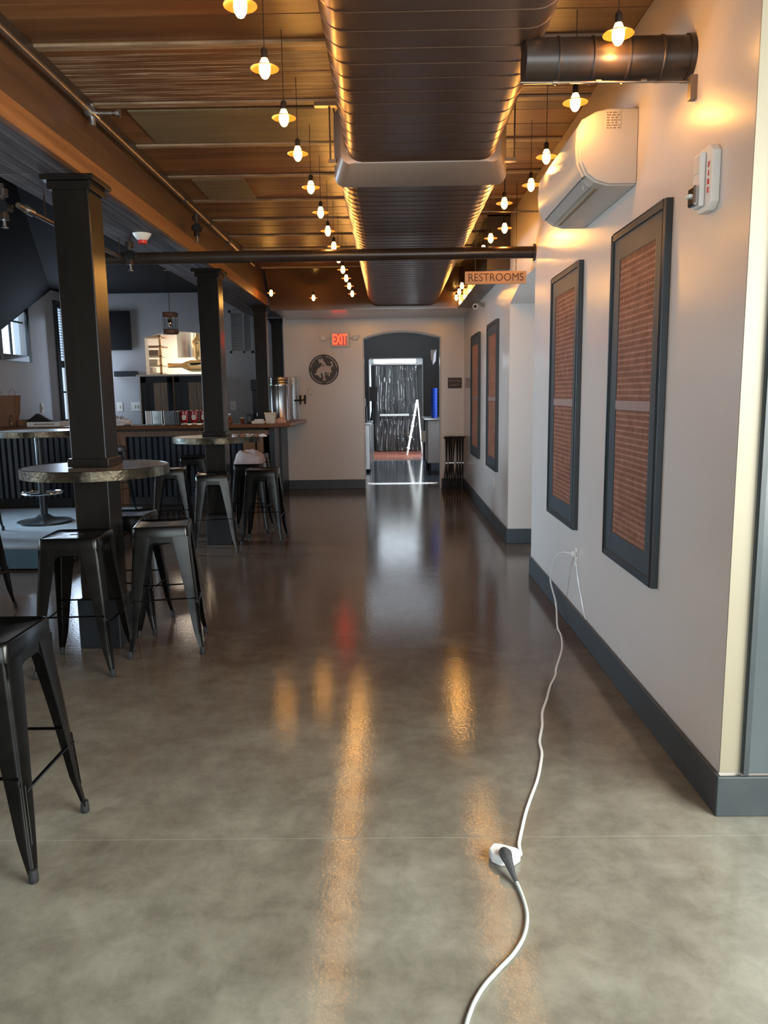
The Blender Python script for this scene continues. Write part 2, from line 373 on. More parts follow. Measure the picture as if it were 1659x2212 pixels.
# dropped ceiling pieces at far end
struct('ceiling_drop', 'pale dropped ceiling strip above the end wall', MB().box(-1.62, XW, 10.95, YE+.35, 2.665, 2.70), m_wall, 'ceiling')
bk = MB()
secs = []
for i in range(9):
    t = i/8.; z = 2.66+.50*t; y = 10.93-.38*(1-math.cos(t*PI/2)); secs.append([(-1.66, y, z), (XW, y, z), (XW, y+.03, z), (-1.66, y+.03, z)])
bk.sweep(secs)
struct('ceiling_bulkhead', 'glossy dark brown curved bulkhead above the far end', bk, M('glossy_brown_bulkhead', (.060, .032, .018), rough=.2, spec=.7), 'ceiling')
struct('ceiling_side_box', 'dark boxed ceiling drop along the far right wall', MB().box(.93, XW, 7.62, 10.9, 2.66, CEIL), m_pipe, 'ceiling')
# corridor ceiling: boards across the hall
ce = struct('ceiling', 'ceiling of worn brown boards running across the hall', MB().box(-1.75, 2.7, -2.5, 12.6, CEIL+.022, CEIL+.10), m_ceilb, 'ceiling')
plk = None; y = -2.3; k = 0
while y < 11.4:
    wdt = .122
    zz = CEIL+random.uniform(0, .004)
    mt = m_plankw if (4.02 < y < 4.6 or 3.1 < y < 3.3) else m_plank
    if y < 6.5 or True:
        o = MB().box(-1.70, XW, y, y+wdt-.004, zz, zz+.02).build('plank', mt, ce)
    y += wdt; k += 1
for y0 in (1.7, 2.43, 3.16, 3.92, 4.66, 5.40, 6.14, 6.88, 7.62, 8.36, 9.10, 9.84, 10.4):
    MB().box(-1.70, XW, y0, y0+.055, CEIL-.012, CEIL).build('batten', m_batten, ce)
MB().box(-1.52, -.32, 4.78, 5.36, CEIL-.010, CEIL).build('patch_board', m_ply, ce)
MB().box(-1.52, -1.12, 6.24, 6.84, CEIL-.010, CEIL).build('patch_board', m_ply, ce)
# boxed beam with side boards, soffit planks under it
bmn = struct('ceiling_beam', 'long brown stained wooden beam running down the hall over the posts', MB().box(-2.15, -1.72, -2.4, YE+.3, 2.75, 3.5), m_beam, 'beam')
MB().box(-1.72, -1.70, -2.4, YE+.3, 2.835, CEIL+.02).build('side_board', m_beam, bmn)
MB().box(-1.72, -1.685, -2.4, YE+.3, 2.722, 2.832).build('side_board', m_beam2, bmn)
MB().box(-1.70, -1.675, -2.4, 11, CEIL-.05, CEIL).build('crown_strip', m_pipe, bmn)
for i in range(4):
    x0 = -2.16+.118*i
    for (ya, yb) in ((-2.4, 4.44), (4.46, 8.2), (8.21, YE+.2)):
        MB().box(x0, x0+.114, ya, yb, 2.724, 2.75).build('soffit_plank', m_soff, bmn)
struct('ceiling_left_low', 'dark low ceiling over the near left side', MB().box(-6.2, -2.16, -2.4, 4.46, 2.73, 3.5), m_ceilb, 'ceiling')
struct('ceiling_left_high', 'black high ceiling over the bar room', MB().box(-6.2, -1.72, 4.46, 14.8, 3.40, 3.5), m_ceilb, 'ceiling')
sl = MB()
B = (-6., 14.01, 3.41); A = (-6., 6.0, .10); Cc = (-2.25, 4.47, 3.41); D = (-6., 4.47, 3.41)
# sloped hip: lower part trimmed at z~1.9 near the left wall
A = (-6., 14.01-(3.41-1.9)/.445, 1.9)
sl.add([B, A, (-4.6, 7.2, 2.2), Cc, D, (-6., 4.47, 1.9)], [(0, 1, 2, 3), (0, 3, 4), (0, 4, 5, 1), (1, 5, 2), (5, 3, 2), (5, 4, 3)])
struct('ceiling_slope', 'black sloped ceiling facet in the upper left corner', sl, m_ceilb, 'ceiling')
# left wall with windows
lw = MB()
def wallx(mb, x0, x1, ys, ye, z0, z1, holes):
    cur = ys
    for (a, b, c, d) in sorted(holes):
        if a > cur: mb.box(x0, x1, cur, a, z0, z1)
        if c > z0: mb.box(x0, x1, a, b, z0, c)
        if d < z1: mb.box(x0, x1, a, b, d, z1)
        cur = b
    if ye > cur: mb.box(x0, x1, cur, ye, z0, z1)
wallx(lw, -6.2, -6.0, -2.5, 14.8, 0, 3.41, [(12.03, 12.88, 2.18, 3.05), (14.12, 14.5, 1.0, 3.15)])
struct('wall_left', 'grey painted left wall with dark framed windows', lw, m_backw, 'wall')
bw = MB()
xl, xr = -4.58, -3.30
bw.box(-6.2, xl, 14.6, 14.8, 0, 3.41); bw.box(xr, -1.6, 14.6, 14.8, 0, 3.41); bw.box(xl, xr, 14.6, 14.8, 0, 1.89)
arc = [(xl+(xr-xl)*i/12., 2.60+.10*(1-(2*i/12.-1)**2)) for i in range(13)]
bw.prism([(xl, 3.41), (xr, 3.41)]+arc[::-1], 'y', 14.6, 14.8)
struct('wall_back', 'grey wall behind the bar with the arched kitchen window', bw, m_backw, 'wall')
struct('wall_bar_side', 'painted side wall between the bar and the kitchen', MB().box(-1.70, -1.60, YE+.35, 14.6, 0, 3.41), m_backw, 'wall')
struct('wall_bar_upper', 'wall above the beam closing the bar room', MB().box(-1.70, -1.64, 12.66, 14.6, 3.41, 3.5), m_backw, 'wall')
fw = MB(); fw.box(-6.2, 2.7, -2.6, -2.5, 0, .35); fw.box(-6.2, 2.7, -2.6, -2.5, 2.85, 3.5); fw.box(-6.2, -0.8, -2.6, -2.5, .35, 2.85); fw.box(2.0, 2.7, -2.6, -2.5, .35, 2.85)
struct('wall_front', 'front wall behind the photographer around the storefront glazing', fw, m_wall, 'wall')
# windows on the left wall
def winx(name, label, y0, y1, z0, z1, fr, blind=False):
    r = tag(bpy.data.objects.new(name, None), label, 'window', kind='structure'); COL.objects.link(r); r.location = (-6., (y0+y1)/2, z0)
    f = MB()
    for (a, b, c, d) in ((y0-fr, y0, z0-fr, z1+fr), (y1, y1+fr, z0-fr, z1+fr), (y0, y1, z0-fr, z0), (y0, y1, z1, z1+fr)):
        f.box(-6.03, -5.965, a, b, c, d)
    f.build('window_frame', m_black, r, bevel=.004)
    mm = MB(); ym = (y0+y1)/2
    mm.box(-6.06, -6.03, ym-.018, ym+.018, z0, z1)
    if blind: mm = MB(); mm.box(-6.06, -6.03, y0, y1, 1.60, 1.63); mm.box(-6.06, -6.0, y0, y1, 2.06, 2.18)
    else: mm.box(-6.06, -6.03, y0, y1, z0+.52, z0+.545)
    mm.build('muntin', m_black, r)
    MB().box(-6.10, -6.095, y0, y1, z0, z1).build('pane', m_glass, r)
    if blind:
        z = 3.13
        while z > 2.26:
            MB().add([(-6.05, y0+.01, z), (-6.05, y1, z), (-6.02, y1, z-.018), (-6.02, y0+.01, z-.018), (-6.05, y0+.01, z-.003), (-6.05, y1, z-.003), (-6.02, y1, z-.021), (-6.02, y0+.01, z-.021)],
                     [(0, 1, 2, 3), (7, 6, 5, 4), (0, 4, 5, 1), (1, 5, 6, 2), (2, 6, 7, 3), (3, 7, 4, 0)]).build('slat', m_blind, r)
            z -= .048
    return r
winx('window_1', 'small dark framed window under the sloped ceiling at far left', 12.03, 12.88, 2.20, 3.05, .10)
winx('window_2', 'tall dark framed window with half lowered blue grey blind', 14.12, 14.48, 1.12, 3.12, .11, True)

# ------------------------------------------------------------------ posts
def post(cx, cy, hw, label, base=True, zt=2.722, z0=0):
    r = thing('square_post', label, 'post', (cx, cy, z0), group='square posts under the beam')
    MB().box(cx-hw, cx+hw, cy-hw, cy+hw, z0, zt).build('shaft', m_col, r, bevel=.006)
    if base: MB().box(cx-hw-.022, cx+hw+.022, cy-hw-.022, cy+hw+.022, z0, .30).build('plinth', m_plinth, r, bevel=.006)
    c = MB().box(cx-hw-.018, cx+hw+.018, cy-hw-.018, cy+hw+.018, zt-.075, zt-.03)
    c.box(cx-hw-.045, cx+hw+.045, cy-hw-.045, cy+hw+.045, zt-.03, zt)
    c.build('capital', m_col, r, bevel=.004)
    if base: MB().box(cx-hw-.018, cx+hw+.018, cy-hw-.018, cy+hw+.018, 1.100, 1.150).build('collar', m_col, r, bevel=.004)
    return r
CX1 = -1.775
post(CX1, 4.585, .103, 'dark square post nearest the camera standing through the front round table')
post(CX1, 7.82, .103, 'dark square post standing through the second round table')
post(-1.80, 10.96, .085, 'slim dark square post rising from behind the bar counter', False, z0=1.121)
post(-1.835, 12.86 if False else 12.75, .085, 'farthest slim dark post beside the end wall', False)

# ------------------------------------------------------------------ round tables
def tabletop(cx, cy, z, R, label, hole=True, name='round_bar_table'):
    r = thing(name, label, 'table', (cx, cy, 0 if not hole else z-.05))
    t = MB()
    n = 40
    if hole:
        s = .1045; ring = []; inn = []
        for i in range(n):
            a = 2*PI*(i+.5)/n; ring.append((cx+R*math.cos(a), cy+R*math.sin(a)))
            k = s/max(abs(math.cos(a)), abs(math.sin(a))); inn.append((cx+k*math.cos(a), 0+cy+k*math.sin(a)))
        secs = [[(p[0], p[1], z) for p in inn], [(p[0], p[1], z) for p in ring], [(p[0], p[1], z-.03) for p in ring], [(p[0], p[1], z-.03) for p in inn], [(p[0], p[1], z) for p in inn]]
        t.sweep(secs, cap=False)
    else:
        t.lathe([(R, z-.03), (R, z)], (cx, cy, 0), n)
    t.build('tabletop', m_top, r)
    b = MB(); b.sweep([[(cx+rr*math.cos(2*PI*i/n), cy+rr*math.sin(2*PI*i/n), zz) for i in range(n)] for rr, zz in
                       ((R-.004, z-.054), (R+.008, z-.054), (R+.008, z+.001), (R-.001, z+.003), (R-.004, z-.054))], cap=False)
    b.build('edge_band', m_band, r)
    return r
tabletop(CX1, 4.585, 1.098, .415, 'round dark topped bar table around the nearest post')
t2 = tabletop(CX1, 7.82, 1.098, .43, 'round dark topped bar table around the second post')
t3 = tabletop(-3.66, 7.95, 1.175, .44, 'round pedestal bar table on the blue platform at left', False, 'round_pedestal_table')
MB().rod((-3.66, 7.95, .25), (-3.66, 7.95, 1.13), .038, 16).build('pedestal', m_gund, t3)
MB().lathe([(.27, .215), (.27, .235), (.10, .262), (.05, .30)], (-3.66, 7.95, 0), 24).build('base_plate', m_gund, t3)
fr_ = MB(); fr_.tube([(-3.66+.20*math.cos(2*PI*i/24), 7.95+.20*math.sin(2*PI*i/24), .53) for i in range(25)], .011, 8)
for i in range(4):
    a = PI/4+i*PI/2; fr_.rod((-3.66, 7.95, .53), (-3.66+.2*math.cos(a), 7.95+.2*math.sin(a), .53), .007, 6)
fr_.build('foot_ring', m_chrome, t3)

# ------------------------------------------------------------------ bar stools
def make_stool():
    r = thing('bar_stool', 'x', 'stool', (0, 0, 0), group='gunmetal metal bar stools')
    def rsq(h, rad, z, n=4):
        p = []
        for (sx, sy, a0) in ((1, 1, 0), (-1, 1, 90), (-1, -1, 180), (1, -1, 270)):
            for i in range(n+1):
                a = math.radians(a0+90*i/n); p.append((sx*(h-rad)+rad*math.cos(a), sy*(h-rad)+rad*math.sin(a), z))
        return p
    s = MB()
    s.sweep([rsq(.162, .03, .700), rsq(.160, .03, .748), rsq(.155, .03, .758), rsq(.148, .028, .760), rsq(.140, .026, .756), rsq(.06, .02, .7545), rsq(.002, .001, .754)], cap=False)
    s.build('seat', m_gun, r, world=False)
    MB().box(-.035, .035, -.011, .011, .7515, .7552).build('hand_hole', m_rubber, r, world=False)
    a = MB()
    for q in range(4):
        c, sn = math.cos(q*PI/2), math.sin(q*PI/2)
        pts = [(-.158, .70), (-.158, .62), (-.082, .63), (-.066, .655), (-.045, .666), (.045, .666), (.066, .655), (.082, .63), (.158, .62), (.158, .70)]
        f = [(.156, p[0], p[1]) for p in pts]; g = [(.153, p[0], p[1]) for p in pts]
        R_ = lambda v: (v[0]*c-v[1]*sn, v[0]*sn+v[1]*c, v[2])
        n = len(pts); a.add([R_(v) for v in f]+[R_(v) for v in g], [tuple(range(n)), tuple(range(2*n-1, n-1, -1))]+[(i, i+n, (i+1) % n+n, (i+1) % n) for i in range(n)])
    a.build('apron', m_gun, r, world=False)
    prof = [(.700, .158, .096), (.60, .166, .086), (.45, .179, .071), (.30, .191, .057), (.14, .202, .042), (.07, .210, .030), (.02, .214, .020)]
    for (sx, sy) in ((1, 1), (-1, 1), (-1, -1), (1, -1)):
        secs = []
        for z, c, wd in prof:
            rad = min(.020, wd*.55); pts = [(c-wd, c)]
            for i in range(5):
                t = math.radians(90-90*i/4); pts.append((c-rad+rad*math.cos(t), c-rad+rad*math.sin(t)))
            pts.append((c, c-wd)); th = .004
            inner = [(c-th, c-wd)]
            r2 = max(rad-th, .002)
            for i in range(5):
                t = math.radians(90*i/4); inner.append((c-th-r2+r2*math.cos(t), c-th-r2+r2*math.sin(t)))
            inner.append((c-wd, c-th))
            secs.append([(sx*p[0], sy*p[1], z) for p in pts+inner])
        lg = MB().sweep(secs).build('leg', m_gun, r, world=False)
        g = MB()
        for k in (-1, 1):
            g.tube([((.1845+.0125*(.31-z)/.19+k*.0055)*sx, (.1845+.0125*(.31-z)/.19-k*.0055)*sy, z) for z in (.31, .28, .2, .15, .12)], .0026, 6)
        g.tube([(sx*.183, sy*.183, .318), (sx*.1845, sy*.1845, .308)], .006, 8)
        g.build('embossed_rib', m_gun, lg, world=False)
        MB().lathe([(.013, 0), (.0155, .004), (.0155, .022), (.013, .045)], (sx*.205, sy*.205, 0), 12).build('rubber_foot', m_rubber, lg, world=False)
    for q in range(4):
        z = .285 if q % 2 == 0 else .335; d = .186 if q % 2 == 0 else .182
        c, sn = math.cos(q*PI/2), math.sin(q*PI/2)
        P = lambda x, y: (x*c-y*sn, x*sn+y*c, z)
        b = MB(); b.tube([P(d, -d+.006), P(d, -d+.03), P(d, d-.03), P(d, d-.006)], [.012, .008, .008, .012], 8, .6); b.build('stretcher', m_gun, r, world=False)
    xb = MB(); xb.tube([(-.15, -.15, .655), (0, 0, .63), (.15, .15, .655)], .007, 6, .5); xb.tube([(-.15, .15, .655), (0, 0, .638), (.15, -.15, .655)], .007, 6, .5)
    xb.build('cross_brace', m_gund, r, world=False)
    return r
st = make_stool()
ST = [(-1.345, 2.405, 0, 0, 'metal bar stool cut off by the left edge in the foreground'),
      (-1.75, 4.175, 0, 4, 'metal bar stool in front of the nearest post at left'),
      (-1.37, 4.51, 0, 11, 'metal bar stool right of the nearest post with its seat slot showing'),
      (-1.73, 4.925, 0, 0, 'metal bar stool mostly hidden behind the nearest post'),
      (-1.745, 7.43, 0, 12, 'metal bar stool in front of the second post'),
      (-1.33, 7.865, 0, 0, 'metal bar stool standing right of the second post'),
      (-2.33, 8.05, 0, 12, 'metal bar stool behind the right rim of the nearest round table'),
      (-2.50, 9.70, 0, 5, 'metal bar stool at the bar in front of the corrugated panel'),
      (-1.80, 9.98, 0, -8, 'metal bar stool at the bar before the wooden corner post'),
      (-1.58, 8.52, 0, 0, 'metal bar stool carrying the crumpled pale towel'),
      (-4.05, 7.25, .215, 4, 'metal bar stool on the blue platform at the left edge'),
      (-3.15, 8.45, .215, -10, 'metal bar stool on the blue platform behind the pedestal table'),
      (-3.75, 9.55, 0, 0, 'metal bar stool at the bar left of the nearest post'),
      (-2.95, 5.18, 0, 0, 'metal bar stool at the left edge holding a clear plastic bag')]
for i, (x, y, z, a, lab) in enumerate(ST):
    if i == 0: st.location = (x, y, z); st.rotation_euler = (0, 0, math.radians(a)); st['label'] = lab
    else: dup(st, (x, y, z), math.radians(a), lab, 'gunmetal metal bar stools')

# ------------------------------------------------------------------ platform
pf = thing('platform', 'low platform with blue riser at the left under the pedestal table', 'platform', (-4.4, 8.0, 0))
MB().box(-5.98, -2.97, 6.6, 9.0, .02, .195).build('riser', m_plat, pf)
MB().box(-5.98, -2.96, 6.59, 9.0, .195, .215).build('deck', m_platt, pf, bevel=.003)

# ------------------------------------------------------------------ bar
bar = thing('bar_counter', 'long wooden topped bar counter with corrugated metal front panels', 'bar', (-3.6, 10.9, 0))
tp = MB(); tp.prism([(-5.98, 10.33), (-1.62, 10.33), (-1.40, 10.55), (-1.36, YE-.01), (-2.0, YE-.01), (-2.0, 11.1), (-5.98, 11.1)], 'z', 1.075, 1.12)
tp.build('counter_top', m_barw, bar, bevel=.006)
ed = MB(); ed.tube([(-5.98, 10.335, 1.097), (-1.622, 10.335, 1.097), (-1.405, 10.552, 1.097), (-1.365, YE-.02, 1.097)], .026, 8)
ed.build('edge_moulding', m_barw, bar)
MB().box(-5.98, -1.72, 10.84, 10.95, 0, 1.07).build('carcass', m_gund, bar)
MB().box(-1.80, -1.66, 10.84, 12.29, 0, 1.07).build('end_carcass', m_corr, bar)
for (xa, xb) in ((-5.85, -3.92), (-3.78, -2.10)):
    n = int((xb-xa)/.0125); secs = []
    for i in range(n+1):
        x = xa+(xb-xa)*i/n; d = .012*math.cos(2*PI*(x-xa)/.085)
        secs.append([(x, 10.82-d, .10), (x, 10.82-d, .95), (x, 10.835-d, .95), (x, 10.835-d, .10)])
    MB().sweep(secs).build('corrugated_panel', m_corr, bar)
for x in (-3.91, -3.82, -2.09, -1.89):
    MB().box(x, x+(.085 if x > -2 or x < -3 else .17), 10.785, 10.84, 0, 1.03).build('front_post', m_barp, bar, bevel=.004)
MB().box(-5.9, -1.72, 10.79, 10.84, .955, 1.03).build('top_rail', m_barp, bar, bevel=.003)
MB().box(-5.9, -1.72, 10.79, 10.84, 0, .10).build('kick_board', m_black, bar)
MB().box(-1.72, -1.64, 10.80, 10.88, 0, 1.07).build('corner_post', m_black, bar, bevel=.004)
MB().box(-1.72, -1.64, 11.45, 11.53, 0, 1.07).build('corner_post', m_black, bar, bevel=.004)

# ------------------------------------------------------------------ copper mesh panels
def mesh_panel(ya, yb, label, lx=None):
    r = thing('copper_mesh_panel', label, 'panel', (XW, (ya+yb)/2, .645), group='tall dark framed copper mesh wall panels')
    z0, z1 = .645, 2.27; wF = .135
    def ring(a, b, c, d, wd, x0, x1, nm, mt):
        f = MB()
        f.box(x0, x1, a, a+wd, c, d); f.box(x0, x1, b-wd, b, c, d); f.box(x0, x1, a+wd, b-wd, c, c+wd); f.box(x0, x1, a+wd, b-wd, d-wd, d)
        return f.build(nm, mt, r, bevel=.003)
    ring(ya, yb, z0, z1, .035, XW-.030, XW, 'outer_moulding', m_black)
    # sloped inner face
    f = MB(); yi0, yi1, zi0, zi1 = ya+.035, yb-.035, z0+.035, z1-.035; w2 = wF-.035
    o_ = [(XW-.022, yi0, zi0), (XW-.022, yi1, zi0), (XW-.022, yi1, zi1), (XW-.022, yi0, zi1)]
    i_ = [(XW-.020, yi0+w2, zi0+w2), (XW-.020, yi1-w2, zi0+w2), (XW-.020, yi1-w2, zi1-w2), (XW-.020, yi0+w2, zi1-w2)]
    bk_ = [(XW, p[1], p[2]) for p in i_]; ob = [(XW, p[1], p[2]) for p in o_]
    f.sweep([[o_[k] for k in range(4)], i_, bk_, ob, o_], cap=False); f.build('frame_face', m_base, r)
    ya2, yb2, za2, zb2 = ya+wF, yb-wF, z0+wF, z1-wF
    MB().box(XW-.006, XW-.001, ya2, yb2, za2, zb2).build('backing', m_copd, r)
    lat = MB(); zc = 1.43
    n = int((yb2-ya2)/.019)
    for i in range(n):
        y = ya2+(i+.5)*(yb2-ya2)/n; lat.box(XW-.0175, XW-.0135, y-.0028, y+.0028, za2, zb2)
    lat.build('vertical_wires', m_copper, r, stuff=True)
    z = za2+.012; k = 0
    while z < zb2-.005:
        if abs(z-zc) > .03:
            MB().box(XW-.016, XW-.010, ya2, yb2, z-.0045, z+.0045).build('copper_strip', m_copper, r)
        z += .0285; k += 1
    MB().box(XW-.020, XW-.006, ya2, yb2, zc-.022, zc+.022).build('middle_rail', m_copr, r)
    return r
mesh_panel(3.27, 4.06, 'dark framed copper mesh wall panel nearest the camera')
mesh_panel(4.73, 5.55, 'dark framed copper mesh wall panel second from the camera')
mesh_panel(8.32, 9.20, 'dark framed copper mesh wall panel third along, past the restroom opening')
mesh_panel(10.03, 11.02, 'dark framed copper mesh wall panel farthest, beside the folded stands')

# ------------------------------------------------------------------ ceiling duct
du = thing('ceiling_duct', 'long brown ribbed metal air duct hanging under the ceiling', 'duct', (.185, 6.0, 2.70))
def rrect(cx, hw, z0, z1, rad, y, n=5, grow=0):
    p = []; cz0, cz1 = z0+rad, z1-rad
    for (sx, cz, a0) in ((1, cz1, 0), (-1, cz1, 90), (-1, cz0, 180), (1, cz0, 270)):
        for i in range(n+1):
            a = math.radians(a0+90*i/n); p.append((cx+sx*(hw-rad)+(rad+grow)*math.cos(a), y, cz+(rad+grow)*math.sin(a)))
    return p
def ribbed(y0, y1, step, hw, z0, z1, rad, rib=.0022):
    secs = []; y = y0
    while y < y1-1e-4:
        e = min(y+step, y1)
        secs.append(rrect(.185, hw, z0, z1, rad, y)); secs.append(rrect(.185, hw, z0, z1, rad, e-.010))
        secs.append(rrect(.185, hw, z0, z1, rad, e-.008, grow=rib)); secs.append(rrect(.185, hw, z0, z1, rad, e-.003, grow=rib)); secs.append(rrect(.185, hw, z0, z1, rad, e-.0015, grow=-.003))
        y = e
    secs.append(rrect(.185, hw, z0, z1, rad, y1))
    return MB().sweep(secs)
ribbed(-.5, 4.60, .141, .43, 2.80, 3.13, .10).build('near_section', m_duct, du)
tr = MB().sweep([rrect(.185, .43, 2.80, 3.13, .10, 4.60), rrect(.185, .455, 2.79, 3.14, .06, 4.605), rrect(.185, .50, 2.70, 3.14, .06, 4.74), rrect(.185, .485, 2.70, 3.13, .13, 4.745)])
tr.build('transition_collar', m_ductl, du)
ribbed(4.745, 11.6, .117, .485, 2.70, 3.13, .13).build('far_section', m_duct, du)
sg = MB().box(-.42, -.26, 4.68, 4.72, CEIL-.03, CEIL); sg.rod((-.335, 4.70, CEIL-.03), (-.335, 4.70, 2.83), .005, 6)
sg.box(-.345, -.30, 4.68, 4.72, 2.82, 2.84); sg.build('hanger', m_brass, du)
sg = MB().rod((.73, 4.72, CEIL), (.73, 4.72, 2.83), .005, 6); sg.box(.66, .74, 4.70, 4.74, 2.82, 2.84); sg.build('hanger', m_brass, du)
# round branch to the right wall
br = thing('branch_duct', 'round dark branch duct running from the big duct to the right wall', 'duct', (.9, 3.16, 2.66))
def ring_tube(x0, x1, y, z, r, step):
    prof = []; x = x0
    while x < x1-1e-4:
        e = min(x+step, x1); prof += [(r, x), (r, e-.012), (r+.004, e-.009), (r+.004, e-.003)]; x = e
    prof.append((r, x1)); return MB().lathe(prof, (0, y, z), 24, 'x')
ring_tube(.52, 1.149, 3.16, 2.745, .078, .13).build('pipe', m_pipe, br)
MB().lathe([(.084, 1.13), (.084, 1.149)], (0, 3.16, 2.745), 24, 'x').build('wall_collar', m_pipe, br)
cd = thing('conduit', 'thin brassy conduit under the round branch duct', 'conduit', (.85, 3.1, 2.63))
MB().rod((.5, 3.10, 2.648), (1.149, 3.10, 2.64), .004, 8).build('pipe', m_brass, cd)
for x in (.62, .78, .95): MB().rod((x, 3.10, 2.646), (x+.02, 3.10, 2.646), .007, 8).build('coupling', m_brass, cd)
MB().box(1.125, 1.149, 3.07, 3.10, 2.57, 2.655).build('bracket', m_brass, cd)
cd = thing('conduit', 'thin conduit between the duct and the wall above the second copper panel', 'conduit', (.85, 6.2, 2.86))
MB().rod((.60, 6.2, 2.88), (1.149, 6.2, 2.87), .006, 8).build('pipe', m_brass, cd)
MB().rod((.70, 6.2, 2.878), (.73, 6.2, 2.878), .010, 8).build('coupling', m_brass, cd)
# cross pipe
cp = thing('cross_pipe', 'dark pipe crossing the whole hall below the beam', 'pipe', (-.5, 6.4, 2.55))
MB().rod((-2.45, 6.33, 2.592), (1.149, 6.33, 2.592), .046, 20).build('pipe', m_pipe, cp)
MB().lathe([(.065, 1.13), (.065, 1.149)], (0, 6.33, 2.592), 20, 'x').build('wall_flange', m_pipe, cp)
# sprinkler pipes
sp = thing('sprinkler_pipe', 'thin steel sprinkler pipe running along the brown beam', 'pipe', (-1.63, 6, 3.03))
MB().rod((-1.635, -1.0, 3.055), (-1.635, 9.6, 3.055), .016, 12).build('pipe', m_brass, sp)
f = MB().rod((-1.635, 4.47, 3.055), (-1.635, 4.57, 3.055), .028, 10); f.rod((-1.635, 4.52, 3.10), (-1.635, 4.52, 2.99), .018, 10); f.rod((-1.635, 4.52, 3.055), (-1.53, 4.52, 3.055), .013, 10)
f.rod((-1.50, 4.52, 3.055), (-1.48, 4.52, 3.055), .022, 8); f.rod((-1.54, 4.52, 3.055), (-1.48, 4.52, 3.055), .007, 8)
f.build('tee_fitting', m_steel, sp)
for y in (6.42, 7.30, 8.1):
    MB().rod((-1.635, y, 3.055), (-1.635, y+.07, 3.055), .026, 10).build('coupling', m_pipe, sp)
def valve(x, y, zt, label, par=None):
    r = thing('sprinkler_valve', label, 'valve', (x, y, zt-.26))
    b = MB(); b.rod((x, y, zt), (x, y, zt-.10), .014, 8); b.rod((x, y, zt-.03), (x, y, zt-.07), .034, 10); b.rod((x-.04, y, zt-.12), (x+.05, y, zt-.14), .022, 8)
    b.rod((x, y, zt-.10), (x, y, zt-.20), .022, 10, .030)
    b.build('valve_body', m_pipe, r)
    h = MB(); h.lathe([(.034, -.004), (.034, .004)], (x+.012, y-.045, zt-.13), 12, 'y'); h.rod((x+.012, y-.045, zt-.13), (x, y, zt-.13), .006, 6)
    h.build('hand_wheel', m_gund, r)
    s_ = MB().rod((x, y, zt-.20), (x, y, zt-.235), .008, 8, .011); s_.lathe([(.020, 0), (.020, .003)], (x, y, zt-.245), 12); s_.build('sprinkler_head', m_steel, r)
    return r
valve(-1.62, 6.75, 2.86+.17, 'dark sprinkler valve hanging in front of the beam over the second post')
valve(-2.22, 4.62, 2.722, 'dark sprinkler valve under the ceiling at upper left')
valve(-2.02, 6.20, 2.722, 'dark sprinkler valve under the soffit beside the smoke detector')
sp = thing('sprinkler_pipe', 'thin steel sprinkler pipe passing left of the nearest post', 'pipe', (-2.1, 5.6, 2.55))
MB().rod((-2.10, 4.55, 2.585), (-2.10, 6.24, 2.585), .016, 12).build('pipe', m_brass, sp)
MB().rod((-2.10, 4.64, 2.585), (-2.10, 4.72, 2.585), .026, 10).build('coupling', m_steel, sp)
for y in (4.9, 6.2): MB().rod((-2.10, y, 2.60), (-2.10, y, 2.724), .005, 6).build('hanger_rod', m_pipe, sp)
# smoke detector
sd = thing('smoke_detector', 'white and red smoke alarm on the soffit beside the nearest post', 'smoke alarm', (-1.86, 6.0, 2.66))
MB().lathe([(.030, 2.672), (.045, 2.685), (.060, 2.705), (.070, 2.723)], (-1.87, 6.05, 0), 24).build('housing', m_white, sd)
MB().lathe([(.028, 2.650), (.033, 2.652), (.034, 2.675), (.030, 2.676)], (-1.87, 6.05, 0), 20).build('lens_ring', m_red, sd)

# ------------------------------------------------------------------ pendant bulbs
def make_lamp():
    r = thing('bulb_lamp', 'x', 'lamp')
    MB().rod((0, 0, .05), (0, 0, .36), .0018, 6).build('stem', m_pipe, r, world=False)
    MB().lathe([(.013, 0.016), (.014, .045), (.008, .055)], (0, 0, 0), 12).build('socket', m_pipe, r, world=False)
    n = 24
    MB().sweep([[(rr*math.cos(2*PI*i/n), rr*math.sin(2*PI*i/n), zz) for i in range(n)] for rr, zz in ((.024, -.012), (.040, -.015), (.056, -.022), (.057, -.020), (.040, -.012), (.024, -.009), (.024, -.012))], cap=False).build('shade_disc', m_cup, r, world=False)
    b = MB().lathe([(.002, -.060), (.012, -.055), (.021, -.040), (.0235, -.022), (.020, -.002), (.013, .014), (.011, .022)], (0, 0, 0), 14).build('bulb', m_bulb, r, world=False)
    MB().rod((0, 0, -.038), (0, 0, .005), .0055, 6).build('filament', m_fil, b, world=False)
    return r
lamp = make_lamp(); lamp['group'] = 'amber bulb lamps in rows'
LL = [2.77, 3.27, 3.82, 4.36, 5.04, 5.71, 6.34, 6.98, 7.60, 8.25, 8.85, 9.47, 10.19]
LR = [(.84, 3.03), (.84, 3.69), (.87, 4.49), (.89, 5.07), (.79, 5.53), (.91, 6.34), (.85, 6.73), (.85, 7.24), (.85, 8.6), (.87, 9.6), (.885, 10.15), (.90, 10.75)]
spots = [((-.485, y, 2.80), ORD[i]+' amber bulb lamp from the camera in the left row') for i, y in enumerate(LL)]
LR[8] = (.83, 9.2)
LR = [p for i, p in enumerate(LR) if i != 8]
spots += [((x, y, 2.80), ORD[i]+' amber bulb lamp from the camera in the right row') for i, (x, y) in enumerate(LR)]
spots += [((-1.02, 10.55, 2.80), 'lone amber bulb lamp hanging between the beam and the left row at the far end'), ((-1.50, 10.0, 2.80), 'amber bulb lamp glowing against the side of the beam')]
